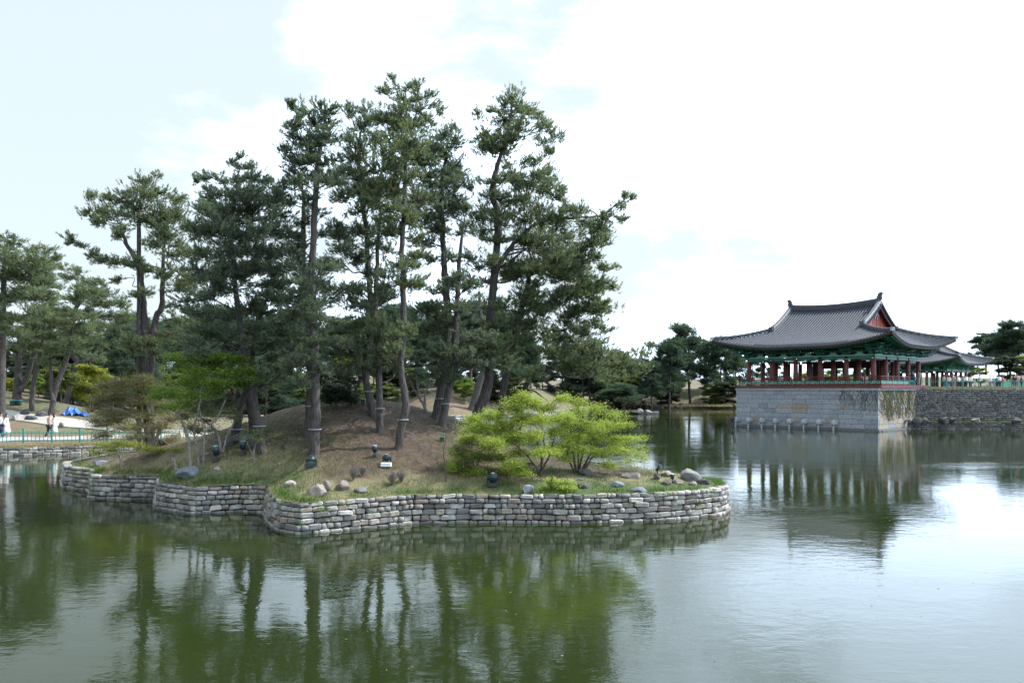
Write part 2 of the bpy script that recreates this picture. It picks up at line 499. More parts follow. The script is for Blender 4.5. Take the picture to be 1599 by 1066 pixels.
def island_mat():
    m, n, l, bs = mat_base('island_soil')
    pv = pos_vec(n)
    litter = ramp(n, l, noise(n, l, 3.2, 10, .82, pv), [(.34, (.030, .022, .016)), (.5, (.082, .058, .041)), (.68, (.17, .125, .088))])
    dry = ramp(n, l, noise(n, l, 14, 6, .7, pv), [(.3, (.13, .115, .05)), (.7, (.30, .26, .15))])
    grs = ramp(n, l, noise(n, l, 11, 6, .7, pv), [(.3, (.035, .06, .016)), (.7, (.10, .15, .045))])
    g = attr(n, 'tint')
    p1 = noise(n, l, .9, 5, .65, pv); p2 = noise(n, l, 1.7, 5, .65, pv)
    f1 = maprange(n, l, math_n(n, l, 'ADD', g, math_n(n, l, 'MULTIPLY', p1, .7)), .55, .85)
    f2 = maprange(n, l, math_n(n, l, 'ADD', g, math_n(n, l, 'MULTIPLY', p2, .9)), .95, 1.2)
    c = mixc(n, l, f1, litter, dry); c = mixc(n, l, f2, c, grs)
    l.new(c, bs.inputs['Base Color']); bs.inputs['Roughness'].default_value = .95
    bump(n, l, bs, noise(n, l, 18, 8, .8, pv), 1.0, .06)
    return m

def ground_mat():
    m, n, l, bs = mat_base('bank_ground')
    pv = pos_vec(n)
    earth = ramp(n, l, noise(n, l, 1.2, 8, .7, pv), [(.3, (.10, .073, .045)), (.55, (.18, .13, .085)), (.75, (.26, .205, .145))])
    grs = ramp(n, l, noise(n, l, 2.2, 7, .7, pv), [(.3, (.06, .07, .030)), (.7, (.17, .17, .085))])
    f = maprange(n, l, noise(n, l, .13, 5, .6, pv), .44, .56)
    c = mixc(n, l, f, earth, grs)
    l.new(c, bs.inputs['Base Color']); bs.inputs['Roughness'].default_value = .95
    bump(n, l, bs, noise(n, l, 5, 8, .75, pv), .9, .12)
    return m

# island ground
xs = np.arange(-22.5, 9.01, .18); ys = np.arange(23, 46.01, .18)
V, Fq = clipped_grid(xs, ys, ISL, True, island_h, -1.0)
# pull the rim a hand's width inside the stones
sd, cp = sd_poly(V[:, :2], ISL)
cen = np.array([-6.5, 34.0]); rim = sd > -.02
dv = cen - V[rim, :2]; V[rim, :2] += dv / np.linalg.norm(dv, axis=1)[:, None] * .10
gmask = sm(-(-sd - 3.2), 0, 2.6) * .75 + .15 * sm(V[:, 0], -3, 2) - .25 * sm(-V[:, 0], 11.5, 14) - .12
isl = add_mesh('island_ground', np_mesh('island_ground', V, Fq, island_mat(), True, gmask), kind='structure')

# banks all round: one sheet to the horizon
def spread_axis(a, b, step, far):
    core = np.arange(a, b + 1e-6, step); g = []; s = step * 1.6; v = b
    while v < far: v += s; g.append(v); s *= 1.45
    h = []; s = step * 1.6; v = a
    while v > -far: v -= s; h.append(v); s *= 1.45
    return np.array(h[::-1] + list(core) + g)
xs = spread_axis(-75, 110, 1.05, 4000); ys = spread_axis(-5, 215, 1.05, 4000)
V, Fq = clipped_grid(xs, ys, POND, False, ground_h, -1.6)
M['ground'] = ground_mat()
add_mesh('ground', np_mesh('ground', V, Fq, M['ground'], True), kind='structure')
# water sheet
add_mesh('pond_bed', np_mesh('pond_bed', [(-90, -30, -1.6), (150, -30, -1.6), (150, 215, -1.6), (-90, 215, -1.6)], [(0, 1, 2, 3)], M['mortar']), kind='structure')
add_mesh('pond_water', np_mesh('pond_water', [(-90, -30, 0), (120, -30, 0), (120, 215, 0), (-90, 215, 0)], [(0, 1, 2, 3)], M['water']), kind='structure')

# ------------------------------------------------------------ stone walls
def stone_protos(mat, k=7, seed=3):
    out = []
    for i in range(k):
        r = random.Random(seed * 100 + i)
        bm = bmesh.new(); bmesh.ops.create_cube(bm, size=1.0)
        for v in bm.verts: v.co += Vector((r.uniform(-.07, .07), r.uniform(-.05, .05), r.uniform(-.09, .09)))
        bmesh.ops.bevel(bm, geom=bm.edges[:], offset=.13, segments=1, profile=.6, affect='EDGES')
        for v in bm.verts: v.co += Vector((r.uniform(-.018, .018), r.uniform(-.04, .03), r.uniform(-.02, .02)))
        me = bpy.data.meshes.new('stone'); bm.to_mesh(me); bm.free(); me.materials.append(mat)
        out.append(me)
    return out

def path_pts(path):
    path = [np.array(p, float) for p in path]
    L = [0.0]
    for a, b in zip(path[:-1], path[1:]): L.append(L[-1] + np.linalg.norm(b - a))
    return path, np.array(L)

def at_path(path, L, s):
    i = int(np.clip(np.searchsorted(L, s) - 1, 0, len(L) - 2))
    t = (s - L[i]) / max(L[i + 1] - L[i], 1e-6)
    p = path[i] * (1 - t) + path[i + 1] * t
    d = path[i + 1] - path[i]; return p, d / np.linalg.norm(d)

def stone_list(path, courses, wmin, wmax, z0, seed, batter=.06, proud=.03, depth=.34, tilt=2.5, gap=.012, breaks=True):
    """stones of a coursed wall: [(centre, size, rotz, tilt)]; the wall's outside is on the right of the path"""
    r = random.Random(seed); path, L = path_pts(path); out = []
    seams = [0.0]
    for i in range(1, len(path) - 1):
        a = path[i] - path[i - 1]; b = path[i + 1] - path[i]
        if math.acos(np.clip(a @ b / np.linalg.norm(a) / np.linalg.norm(b), -1, 1)) > .55: seams.append(L[i])
    seams.append(L[-1])
    for a, b in zip(seams[:-1], seams[1:]):
        if b - a < .05: continue
        z = z0
        for ci, h in enumerate(courses):
            s = a
            while s < b - .02:
                wd = r.uniform(wmin, wmax) * (1.0 if r.random() > .15 else .6)
                if b - (s + wd) < wmin * .6: wd = b - s
                p = (at_path(path, L, s + 1e-3)[0] + at_path(path, L, s + wd - 1e-3)[0]) / 2
                d = at_path(path, L, s + wd - 1e-3)[0] - at_path(path, L, s + 1e-3)[0]; d = d / max(np.linalg.norm(d), 1e-6)
                nrm = np.array([d[1], -d[0]])
                q = p - nrm * (depth / 2 - .08 + batter * ci) + nrm * r.uniform(-proud, proud)
                hh = h * r.uniform(.84, 1.04)
                out.append(((q[0], q[1], z + h / 2), (max(wd - gap, .05), depth, hh - gap), math.atan2(d[1], d[0]), math.radians(r.uniform(-tilt, tilt))))
                s += wd
            z += h
    return out

def place_stones(root, stones, mats, mats_many, protos, limit=300, name='stone', view=True):
    def size(s):
        c = s[0]
        if c[1] < 2: return 0
        x = CX + F * c[0] / c[1]
        if view and not (-20 < x < 1620): return 0
        return s[1][0] * s[1][2] / c[1] ** 2
    st = sorted(stones, key=size, reverse=True)
    r = random.Random(5)
    for c, d, rz, tl in st[:limit]:
        o = bpy.data.objects.new(name, r.choice(protos))
        o.location = c; o.scale = d; o.rotation_euler = (tl * .4, tl, rz); link(o, root)
    rest = st[limit:]
    if rest:
        Vs = []; Fs3 = []; Ts = []; n = 0
        data = []
        for me in protos:
            co = np.array([v.co for v in me.vertices]); tri = []
            for p in me.polygons:
                vs = list(p.vertices)
                for i in range(1, len(vs) - 1): tri.append((vs[0], vs[i], vs[i + 1]))
            data.append((co, np.array(tri)))
        for c, d, rz, tl in rest:
            co, tri = r.choice(data)
            ca, sa, ct, s_t = math.cos(rz), math.sin(rz), math.cos(tl), math.sin(tl)
            v = co * np.array(d)
            v = np.column_stack([v[:, 0] * ct + v[:, 2] * s_t, v[:, 1], -v[:, 0] * s_t + v[:, 2] * ct])
            v = np.column_stack([v[:, 0] * ca - v[:, 1] * sa, v[:, 0] * sa + v[:, 1] * ca, v[:, 2]]) + np.array(c)
            Vs.append(v); Fs3.append(tri + n); n += len(v); Ts.append(np.full(len(v), r.random()))
        o = add_mesh((name if name.endswith('s') else name + '_fill'), np_mesh((name if name.endswith('s') else name + '_fill'), np.vstack(Vs), np.vstack(Fs3), mats_many, False, np.concatenate(Ts)), root, kind='stuff')

def wall_core(root, path, z0, z1, inset, thick=.35, name='joint_core', mat=None):
    """solid dark backing seen only in the joints"""
    path, L = path_pts(path); mb = MB()
    out, inn = [], []
    for i, p in enumerate(path):
        d = path[min(i + 1, len(path) - 1)] - path[max(i - 1, 0)]; d = d / np.linalg.norm(d)
        nr = np.array([d[1], -d[0]]); out.append(p - nr * inset); inn.append(p - nr * (inset + thick))
    v = [(*p, z0) for p in out] + [(*p, z1) for p in out] + [(*p, z1) for p in inn] + [(*p, z0) for p in inn]
    n = len(path); f = []
    for i in range(n - 1):
        f += [(i, i + 1, n + i + 1, n + i), (n + i, n + i + 1, 2 * n + i + 1, 2 * n + i), (2 * n + i, 2 * n + i + 1, 3 * n + i + 1, 3 * n + i)]
    mb.raw(v, f); mb.build(name, mat or M['mortar'], root)

PRO = stone_protos(M['wall_stone'])
isl_path = [np.array(p) for p in isl_front] + [np.array(p) for p in isl_back[:3]]
iw = empty('island_retaining_wall', (0, 0, 0))
tag(iw, 'low rubble stone wall ringing the pine island at the waterline', 'stone wall')
st = stone_list(isl_path, [.19, .18, .175, .165, .15, .14], .16, .50, -.10, 11, batter=.022, proud=.055, tilt=5)
place_stones(iw, st, None, M['wall_stone_many'], PRO, 300)
st2 = stone_list(isl_back[2:] + [isl_front[0]], [.2, .2, .2, .2, .15], .3, .6, -.08, 12, batter=.022)
place_stones(iw, st2, None, M['wall_stone_many'], PRO, 0)
wall_core(iw, isl_path + [np.array(p) for p in isl_back[3:]] + [np.array(isl_front[0])], -1.2, .84, .15, .22)

bw = empty('bank_wall', (0, 0, 0))
tag(bw, 'low coursed stone wall along the left bank below the teal fence', 'stone wall')
bank_path = [(-48, 44), (-32.3, 50.5), (-27, 53), (-22, 55.3), (-17.8, 57), (-16, 62)]
st = stone_list(bank_path, [.2, .19, .17], .3, .75, -.06, 21, batter=.03, proud=.03, tilt=1.5)
place_stones(bw, st, None, M['wall_stone_many'], PRO, 190)
wall_core(bw, bank_path, -1.2, .44, .16)

# far bank edging, small rough stones
fe = empty('far_bank_edging', (0, 0, 0))
tag(fe, 'rough stone edging along the far shore beneath the distant pines', 'stone edging')
far_path = [(-16, 62), (-20, 80), (-31, 98), (-38, 113), (-24, 124), (-8, 113), (6, 130), (19, 184), (26, 197), (33, 186), (50, 181), (62, 160)]
st = stone_list(far_path, [.35, .3], .6, 1.6, -.1, 31, batter=.1, proud=.12, depth=.6, tilt=6)
place_stones(fe, st, None, M['wall_stone_many'], PRO, 0, name='edging_stones')
wall_core(fe, far_path, -1.5, .48, .12, .8)

# right quay: tall upper wall of small courses, grassy ledge, low lower wall
q = empty('quay_wall', (0, 0, 0))
tag(q, 'tall dark coursed stone quay wall right of the pavilion', 'stone wall')
up_path = [(43.6, 87.2), (57.4, 86.3), (101, 80.9)]
st = stone_list(up_path, [.2] * 17 + [.16], .28, .7, .70, 41, batter=.012, proud=.02, tilt=.8)
PROQ = stone_protos(M['quay_brick'], 5, 9)
st = [s for s in st if s[0][0] < 66 * 1.02]
place_stones(q, st, None, M['quay_brick'], PROQ, 0, name='wall_stones')
wall_core(q, up_path, -.5, 4.24, .26, .5)
q2 = empty('lower_quay_wall', (0, 0, 0))
tag(q2, 'low dark stone wall at the waterline below the grassy quay ledge', 'stone wall')
lo_path = [(42.0, 85.7), (56, 83.5), (100, 78)]
st = stone_list(lo_path, [.22, .2, .2, .18], .35, .9, -.05, 43, batter=.02, proud=.03, tilt=1.0)
st = [s for s in st if s[0][0] < 66 * 1.02]
place_stones(q2, st, None, M['quay_brick'], PROQ, 0, name='wall_stones')
wall_core(q2, lo_path, -.8, .70, .16)

# pale path on the left bank, draped 5 mm over the ground
def ribbon(name, pts, width, mat, lift=.02):
    path, L = path_pts(pts); V = []; Fq = []; ns = int(L[-1] / .8); nw = 5
    for i in range(ns + 1):
        p, d = at_path(path, L, min(L[-1] * i / ns, L[-1] - 1e-4)); nr = np.array([-d[1], d[0]])
        for k in range(nw + 1):
            qv = p + nr * width * (k / nw - .5)
            V.append((qv[0], qv[1], 0))
    V = np.array(V); sdv, _ = sd_poly(V[:, :2], POND); V[:, 2] = ground_h(V[:, 0], V[:, 1], sdv) + lift
    for i in range(ns):
        for k in range(nw):
            a = i * (nw + 1) + k; Fq.append((a, a + 1, a + nw + 2, a + nw + 1))
    add_mesh(name, np_mesh(name, V, Fq, mat, True), kind='structure')
def chaikin(p, n=3):
    p = [np.array(a, float) for a in p]
    for _ in range(n):
        o = [p[0]]
        for a, b in zip(p[:-1], p[1:]): o += [a * .75 + b * .25, a * .25 + b * .75]
        o.append(p[-1]); p = o
    return p
ribbon('path', chaikin([(-56, 47), (-40, 53.5), (-30, 58), (-24, 61), (-18.5, 64), (-20, 78), (-30, 95)], 3), 3.0, M['path'], .03)
ribbon('path', chaikin([(-60, 66), (-48, 66.5), (-40, 66), (-33, 64.5), (-25, 63)], 3), 2.4, M['path'], .06)
# ------------------------------------------------------------ pavilions
def build_pavilion(name, label, origin, rz, s, W, D, nbx, nby, platform, detail=True):
    R0 = empty(name, origin, rz, s); tag(R0, label, 'pavilion')
    EV, EP = 2.5, 8.75            # eave overhang and eave height above z=4.3 datum (local z is absolute for the big one)
    ga = 4.4                      # depth of the hip skirt
    half = D / 2 + EV
    WW = W + 2 * EV; DD = D + 2 * EV
    rise = 4.45
    b = (rise - 1.95 * half / ga) / (half ** 2 - ga * half); a = (1.95 - b * ga * ga) / ga
    def prof(t): return a * t + b * t * t
    def lift(mx): return 1.05 * max(0.0, 1 - mx / 7.2) ** 2.1
    def surf(x, y, side=False):
        """x, y measured from the eave rectangle's corner (0..WW, 0..DD)"""
        xd = min(x, WW - x); yd = min(y, DD - y)
        t = xd if side else yd
        z = EP + prof(max(t, 0)) + lift(max(xd, yd))
        if not side: z += .30 * abs((x - WW / 2) / (WW / 2 - ga)) ** 2 * (t / half) ** 2
        k = max(0.0, 1 - max(xd, yd) / 7.0) ** 2 * .5 * max(0, 1 - t / 5)
        X = x - EV; Yy = y - EV
        if side:
            X += -k if x < WW / 2 else k
        else:
            Yy += -k if y < DD / 2 else k
        kk = max(0.0, 1 - t / 3) * max(0.0, 1 - (xd if not side else yd) / 7.0) ** 2 * .5
        if side: Yy += (-kk if y < DD / 2 else kk) * (1 - min(1, (yd) / 7.0))
        else: X += (-kk if x < WW / 2 else kk) * (1 - min(1, (xd) / 7.0))
        return Vector((X, Yy, z))
    nseg = 9
    # slopes: pan surface and cover-tile rows
    pan = MB(); rows = MB(); under = MB(); ends = MB()
    step = .31
    def slope(n_along, length, fn, tmax_fn, side):
        prev = None
        for i in range(n_along + 1):
            u = length * i / n_along
            tm = tmax_fn(u)
            col = [fn(u, tm * k / nseg) for k in range(nseg + 1)]
            if prev is not None:
                v = prev + col; n = nseg + 1
                pan.raw(v, [(k, n + k, n + k + 1, k + 1) for k in range(nseg)])
                vu = [p - Vector((0, 0, .22)) for p in prev[:5]] + [p - Vector((0, 0, .22)) for p in col[:5]]
                under.raw(vu, [(k, k + 1, 5 + k + 1, 5 + k) for k in range(4)])
                under.raw([prev[0], col[0], col[0] - Vector((0, 0, .22)), prev[0] - Vector((0, 0, .22))], [(0, 1, 2, 3)])
            if 0 < i < n_along and tm > .25:
                rows.tube([p + Vector((0, 0, .035)) for p in col], .085, 6, True)
                e = (col[0] - col[1]).normalized()
                ends.tube([col[0] + e * .02, col[0] + e * .07], .10, 8, True)
            prev = col
    nW = int(WW / step); nD = int(DD / step)
    cl = lambda u, L: (min(u, L - u) if min(u, L - u) < ga else half)
    cs = lambda u, L: min(min(u, L - u), ga + .35)
    slope(nW, WW, lambda u, t: surf(u, t), lambda u: cl(u, WW), False)
    slope(nW, WW, lambda u, t: surf(u, DD - t), lambda u: cl(u, WW), False)
    slope(nD, DD, lambda u, t: surf(t, u, True), lambda u: cs(u, DD), True)
    slope(nD, DD, lambda u, t: surf(WW - t, u, True), lambda u: cs(u, DD), True)
    rf = pan.build('roof', M['tile_base'], R0, True)
    rows.build('tile_rows', M['tile'], rf, True, kind='stuff')
    ends.build('tile_ends', M['ridge'], rf, kind='stuff')
    under.build('eave_boards', M['dark_timber'], R0)
    # rafters
    rft = MB()
    for u in np.arange(.2, WW, .34):
        for sy in (0, 1):
            xd = min(u, WW - u)
            tm = min(xd, 3.0)
            if tm < .4: continue
            f = (lambda t: surf(u, t)) if not sy else (lambda t: surf(u, DD - t))
            p0, p1 = f(.12) - Vector((0, 0, .32)), f(tm) - Vector((0, 0, .42))
            rft.tube([p0, p1], .075, 6)
            rft.tube([f(.75) - Vector((0, 0, .50)), p1 - Vector((0, 0, .14))], .085, 6)
    for u in np.arange(.2, DD, .34):
        for sx in (0, 1):
            tm = min(min(u, DD - u), 3.0)
            if tm < .4: continue
            f = (lambda t: surf(t, u, True)) if not sx else (lambda t: surf(WW - t, u, True))
            p0, p1 = f(.12) - Vector((0, 0, .32)), f(tm) - Vector((0, 0, .42))
            rft.tube([p0, p1], .075, 6)
            rft.tube([f(.75) - Vector((0, 0, .50)), p1 - Vector((0, 0, .14))], .085, 6)
    rft.build('rafters', M['green'], R0, True, kind='stuff')
    # main ridge, descending ridges, hip ridges
    def ridge_strip(nm, pts, wd, ht, cap_r, mat=M['ridge'], pl=True):
        mb = MB()
        for p, q_ in zip(pts[:-1], pts[1:]):
            mb.bar(p + Vector((0, 0, ht / 2)), q_ + Vector((0, 0, ht / 2)), wd, ht)
        o = mb.build(nm, M['plaster'] if pl else mat, rf)
        mb = MB()
        up = [p + Vector((0, 0, ht + cap_r * .4)) for p in pts]
        mb.tube(up, cap_r, 8)
        for k in (.33, .66):
            mb2 = [p + Vector((0, 0, ht * k)) for p in pts]
            for p, q_ in zip(mb2[:-1], mb2[1:]): mb.bar(p, q_, wd + .07, .05)
        mb.build('ridge_cap', mat, o if False else rf, True)
        return o
    rp = [surf(ga + (WW - 2 * ga) * k / 12, half) for k in range(13)]
    ridge_strip('main_ridge', rp, .34, .48, .14, pl=False)
    for xx, sg in ((ga, -1), (WW - ga, 1)):
        for sy in (0, 1):
            g = lambda t: surf(xx, t if not sy else DD - t)
            pts = [g(half - (half - ga + .2) * k / 8) + Vector((sg * .08, 0, .02)) for k in range(9)]
            ridge_strip('descending_ridge', pts, .40, .36, .13)
            hp = [surf((ga - .1) * (1 - k / 8) if sg < 0 else WW - (ga - .1) * (1 - k / 8), ((ga - .1) * (1 - k / 8)) if not sy else DD - (ga - .1) * (1 - k / 8)) for k in range(9)]
            hp = [p + Vector((0, 0, .02)) for p in hp]
            ridge_strip('hip_ridge', hp, .26, .22, .11, pl=False)
            MB().box(tuple(hp[-1] + Vector((0, 0, .22))), (.34, .34, .36), math.radians(45)).build('hip_end_tile', M['plaster'], rf)
            MB().box(tuple(pts[-1] + Vector((0, 0, .26))), (.44, .46, .48)).build('ridge_end_tile', M['ridge'], rf)
        # finial at the ridge end: a curled bird-tail tile
        e = surf(xx, half) + Vector((sg * .05, 0, .40))
        fb = MB()
        prof2 = [(-.28, 0), (.26, 0), (.30, .32), (.26, .52), (.38, .72), (.32, .88), (.08, .86), (-.10, .72), (-.18, .48), (-.28, .26)]
        v = [(e.x + sg * px_, e.y + dy, e.z + pz_) for dy in (-.13, .13) for px_, pz_ in prof2]
        n2 = len(prof2)
        fb.raw(v, [tuple(range(n2))[::-1], tuple(range(n2, 2 * n2))] + [(k, (k + 1) % n2, n2 + (k + 1) % n2, n2 + k) for k in range(n2)])
        fb.build('ridge_finial', M['ridge'], rf)
        # gable: red boards, barge boards, ornament
        gx = xx - EV + (-sg) * .35
        zb = surf(ga, DD / 2, True).z + .05; yb0 = ga + .15; zt = surf(xx, half).z - .15
        gb = MB(); npk = 17
        y0 = EV - EV + yb0; y1 = DD - yb0
        for k in range(npk):
            ya = y0 + (y1 - y0) * k / npk; yb = y0 + (y1 - y0) * (k + 1) / npk
            za = min(surf(xx, ya).z, zt + .2) - .18; zb_ = min(surf(xx, yb).z, zt + .2) - .18
            off = .03 * (k % 2)
            X0 = gx + sg * off
            v = [(X0, ya - EV + .015, zb - .5), (X0, yb - EV - .015, zb - .5), (X0, yb - EV - .015, max(zb_, zb - .4)), (X0, ya - EV + .015, max(za, zb - .4))]
            v2 = [(x_ - sg * .06, y_, z_) for x_, y_, z_ in v]
            pb = MB().raw(v + v2, [(0, 1, 2, 3), (7, 6, 5, 4), (0, 4, 5, 1), (1, 5, 6, 2), (2, 6, 7, 3), (3, 7, 4, 0)])
            pb.build('gable_board', M['red_bright'], R0)
        for sy in (0, 1):
            bb = MB()
            g = lambda t: surf(xx, t if not sy else DD - t) + Vector((sg * .16, 0, -.20))
            pts = [g(half - (half - ga) * k / 8) for k in range(9)]
            for p, q_ in zip(pts[:-1], pts[1:]): bb.bar(p, q_, .07, .34)
            bb.build('barge_board', M['red'], R0)
            # verge tiles sticking out
            vt = MB()
            for k in range(22):
                p = surf(xx, (ga + (half - ga) * k / 22) if not sy else DD - (ga + (half - ga) * k / 22))
                vt.tube([p + Vector((0, 0, .05)), p + Vector((sg * .42, 0, -.02))], .09, 6)
            vt.build('verge_tiles', M['tile'], rf, kind='stuff')
        orn = MB()
        oz = zt - .75
        orn.tube([(gx + sg * .08, D / 2, oz), (gx + sg * .14, D / 2, oz)], .22, 10)
        for dy in (-1, 1):
            orn.bar((gx + sg * .1, D / 2, oz + .1), (gx + sg * .1, D / 2 + dy * .7, oz - .45), .06, .12)
            orn.bar((gx + sg * .1, D / 2, oz - .15), (gx + sg * .1, D / 2 + dy * .35, oz - .8), .06, .10)
        orn.build('gable_ornament', M['plaster'], R0)
    # frame: columns, beams, brackets
    z0, zc = 4.55, 7.35
    colm = MB().lathe([(.27, 0), (.265, .6), (.25, 1.8), (.235, zc - z0)], n=12).mesh('column', M['red'], True)
    xs_ = [W * i / nbx for i in range(nbx + 1)]; ys_ = [D * i / nby for i in range(nby + 1)]
    outer = [(x, y) for x in xs_ for y in ys_ if x in (xs_[0], xs_[-1]) or y in (ys_[0], ys_[-1])]
    inner = [(x, y) for x in xs_[1:-1] for y in (ys_[1], ys_[-2])]
    for x, y in outer + inner:
        add_mesh('column', colm, R0, (x, y, z0))
    pb = MB().lathe([(.36, 0), (.34, .14), (.29, .16)], n=10).mesh('column_base', M['ashlar_tan'], True)
    for x, y in outer: add_mesh('column_base', pb, R0, (x, y, z0 - .14))
    def runs():
        for i in range(nbx):
            for y in (0, D): yield (xs_[i], y), (xs_[i + 1], y)
        for j in range(nby):
            for x in (0, W): yield (x, ys_[j]), (x, ys_[j + 1])
    for (xa, ya), (xb, yb) in runs():
        dx, dy = (1, 0) if ya == yb else (0, 1)
        g = .0
        MB().bar((xa + dx * .2, ya + dy * .2, 7.50), (xb - dx * .2, yb - dy * .2, 7.50), .20, .30).build('lintel', M['green'], R0)
        mb = MB()
        mb.bar((xa, ya, 7.74), (xb, yb, 7.74), .34, .12)
        mb.build('lintel_plate', M['green_pale'] if detail else M['green'], R0)
        for zz, m_ in ((8.22, 'green_dark'), (8.60, 'green'), (9.0, 'green_dark')):
            MB().bar((xa + dx * .1, ya + dy * .1, zz), (xb - dx * .1, yb - dy * .1, zz), .16, .19).build('tie_beam', M[m_], R0)
        # flower blocks between the columns
        for fr in (.5,):
            cx, cy = xa + (xb - xa) * fr, ya + (yb - ya) * fr
            fl = MB()
            pf = [(-.52, 0), (-.42, .12), (-.22, .12), (-.30, .30), (-.14, .33), (0, .20), (.14, .33), (.30, .30), (.22, .12), (.42, .12), (.52, 0)]
            v = [(cx + dx * u_ - dy * e_ , cy + dy * u_ + dx * e_, 7.80 + h_) for e_ in (-.07, .07) for u_, h_ in pf]
            n2 = len(pf)
            fl.raw(v, [tuple(range(n2)), tuple(range(n2, 2 * n2))[::-1]] + [(k, (k + 1) % n2, n2 + (k + 1) % n2, n2 + k) for k in range(n2)])
            fl.build('flower_block', M['green_pale'], R0)
    # corner-less bracket sets: tiers of arms stepping outwards
    def bracket(dx, dy, mat):
        mb = MB()
        for k in range(3):
            z = 7.88 + k * .36; ln = .55 + .30 * k
            mb.bar((dx * -.5, dy * -.5, z), (dx * (ln + .25), dy * (ln + .25), z + .02), .15, .16)
            mb.bar((dx * (ln + .2), dy * (ln + .2), z), (dx * (ln + .55), dy * (ln + .55), z + .16), .12, .10)
            for o_ in ([0.0] if k == 0 else [0.0, ln * .6]):
                cx, cy = dx * o_, dy * o_; hl = .42 + .12 * k
                mb.bar((cx - dy * hl, cy - dx * hl, z + .10), (cx + dy * hl, cy + dx * hl, z + .10), .13, .15)
                for e_ in (-1, 0, 1):
                    mb.box((cx + dy * hl * e_ * .9, cy + dx * hl * e_ * .9, z + .235), (.19, .19, .11))
        return mb.mesh('bracket', mat)
    def face_dirs(x, y):
        r = []
        if y == 0: r.append((0, -1))
        if y == D: r.append((0, 1))
        if x == 0: r.append((-1, 0))
        if x == W: r.append((1, 0))
        return r
    cache = {}
    for x, y in outer:
        fd = face_dirs(x, y)
        if len(fd) == 2: fd.append((fd[0][0] + fd[1][0], fd[0][1] + fd[1][1]))
        for d in fd:
            if d not in cache: cache[d] = bracket(d[0], d[1], M['green'])
            add_mesh('bracket', cache[d], R0, (x, y, 0))
    # ceiling
    MB().box((W / 2, D / 2, 9.25), (W - .5, D - .5, .08)).build('ceiling', M['green_dark'], R0)
    for x in xs_[1:-1]:
        MB().bar((x, .2, 8.0), (x, D - .2, 8.0), .30, .38).build('cross_beam', M['dark_timber'], R0)
    return R0, xs_, ys_

PORG = Vector((27.1, 91.4, 0)); PRZ = math.radians(-46); PW, PD = 13.9, 12.4
pav, pxs, pys = build_pavilion('waterside_pavilion', 'large tiled pavilion with red columns on the stone platform in the water', PORG, PRZ, 1.0, PW, PD, 5, 4, True)
# floor, fascia, railing
MB().box((PW / 2, PD / 2, 4.50), (PW + 1.9, PD + 1.2, .12)).build('floor', M['floor_wood'], pav)
fx0, fx1, fy0, fy1 = -.95, PW + .95, -.6, PD + .6
for nm, c, d in (('fascia_board', (PW / 2, fy0 - .02, 4.50), (PW + 1.98, .10, .34)), ('fascia_board', (fx1 + .02, PD / 2, 4.50), (.10, PD + 1.1, .34)),
                 ('fascia_board', (fx0 - .02, PD / 2, 4.50), (.10, PD + 1.1, .34))):
    MB().box(c, d).build(nm, M['red'], pav)
def railing(a, b, n, root):
    a = Vector(a); b = Vector(b); d = (b - a) / n; dn = d.normalized()
    post = MB().box((0, 0, .46), (.10, .10, .92)).mesh('railing_post', M['red'])
    for i in range(n + 1): add_mesh('railing_post', post, root, a + d * i)
    for z, wd, h in ((.93, .10, .08), (.70, .07, .05), (.52, .07, .06), (.14, .09, .08)):
        MB().bar(a + Vector((0, 0, z)), b + Vector((0, 0, z)), wd, h).build('rail', M['red'], root)
    for i in range(n):
        p = a + d * i; mb = MB(); L = d.length - .14
        q0 = p + dn * .07
        def P(u, z): return q0 + dn * (L * u) + Vector((0, 0, z))
        mb2 = MB().bar(P(0, .33), P(1, .33), .02, .30)
        pn = mb2.build('lattice_panel', M['green_dark'], root)
        nr = Vector((dn.y, -dn.x, 0)) * .02
        for k in range(2):
            o = k * .5
            seg = [((.02, .22), (.02, .44)), ((.02, .44), (.22, .44)), ((.22, .44), (.22, .30)), ((.10, .30), (.36, .30)), ((.36, .30), (.36, .44)), ((.30, .22), (.48, .22)), ((.48, .22), (.48, .44)), ((.10, .37), (.16, .37)), ((.02, .22), (.16, .22))]
            for (u0, z0_), (u1, z1_) in seg:
                mb.bar(P(o + u0, z0_) + nr, P(o + u1, z1_) + nr, .04, .045)
        mb.build('lattice_bars', M['green_pale'], pn)
zr = 4.62
railing((fx0, fy0, zr), (fx1, fy0, zr), 10, pav)
railing((fx1, fy0, zr), (fx1, PD * .55, zr), 5, pav)
railing((fx0, fy0, zr), (fx0, PD + .5, zr), 8, pav)
# room at the back: boards with window openings
rm = MB()
ry = pys[-2] + .0
for x0, x1 in ((pxs[1] + .3, pxs[1] + 1.2), (pxs[2] - .1, pxs[2] + .5), (pxs[3] - .4, pxs[3] + .35), (pxs[4] - .9, pxs[4] - .3)):
    rm.box(((x0 + x1) / 2, ry, 5.95), (x1 - x0, .12, 2.8))
rm.box(((pxs[1] + pxs[4]) / 2, ry, 7.0), (pxs[4] - pxs[1] - .6, .13, .75))
rm.box(((pxs[1] + pxs[4]) / 2, ry, 4.9), (pxs[4] - pxs[1] - .6, .13, .65))
rm.build('back_partition', M['dark_timber'], pav)
wr = MB()
for x in (pxs[1] + 1.2, pxs[2] + .5, pxs[3] + .35):
    wr.box((x, ry - .08, 6.0), (.09, .06, 1.6))
wr.build('window_post', M['red'], pav)
gl = MB()
gl.box(((pxs[1] + pxs[4]) / 2, ry + .01, 5.93), (pxs[4] - pxs[1] - 1.0, .02, 1.38))
mgl, n_, l_, b_ = mat_base('clear_window_glass')
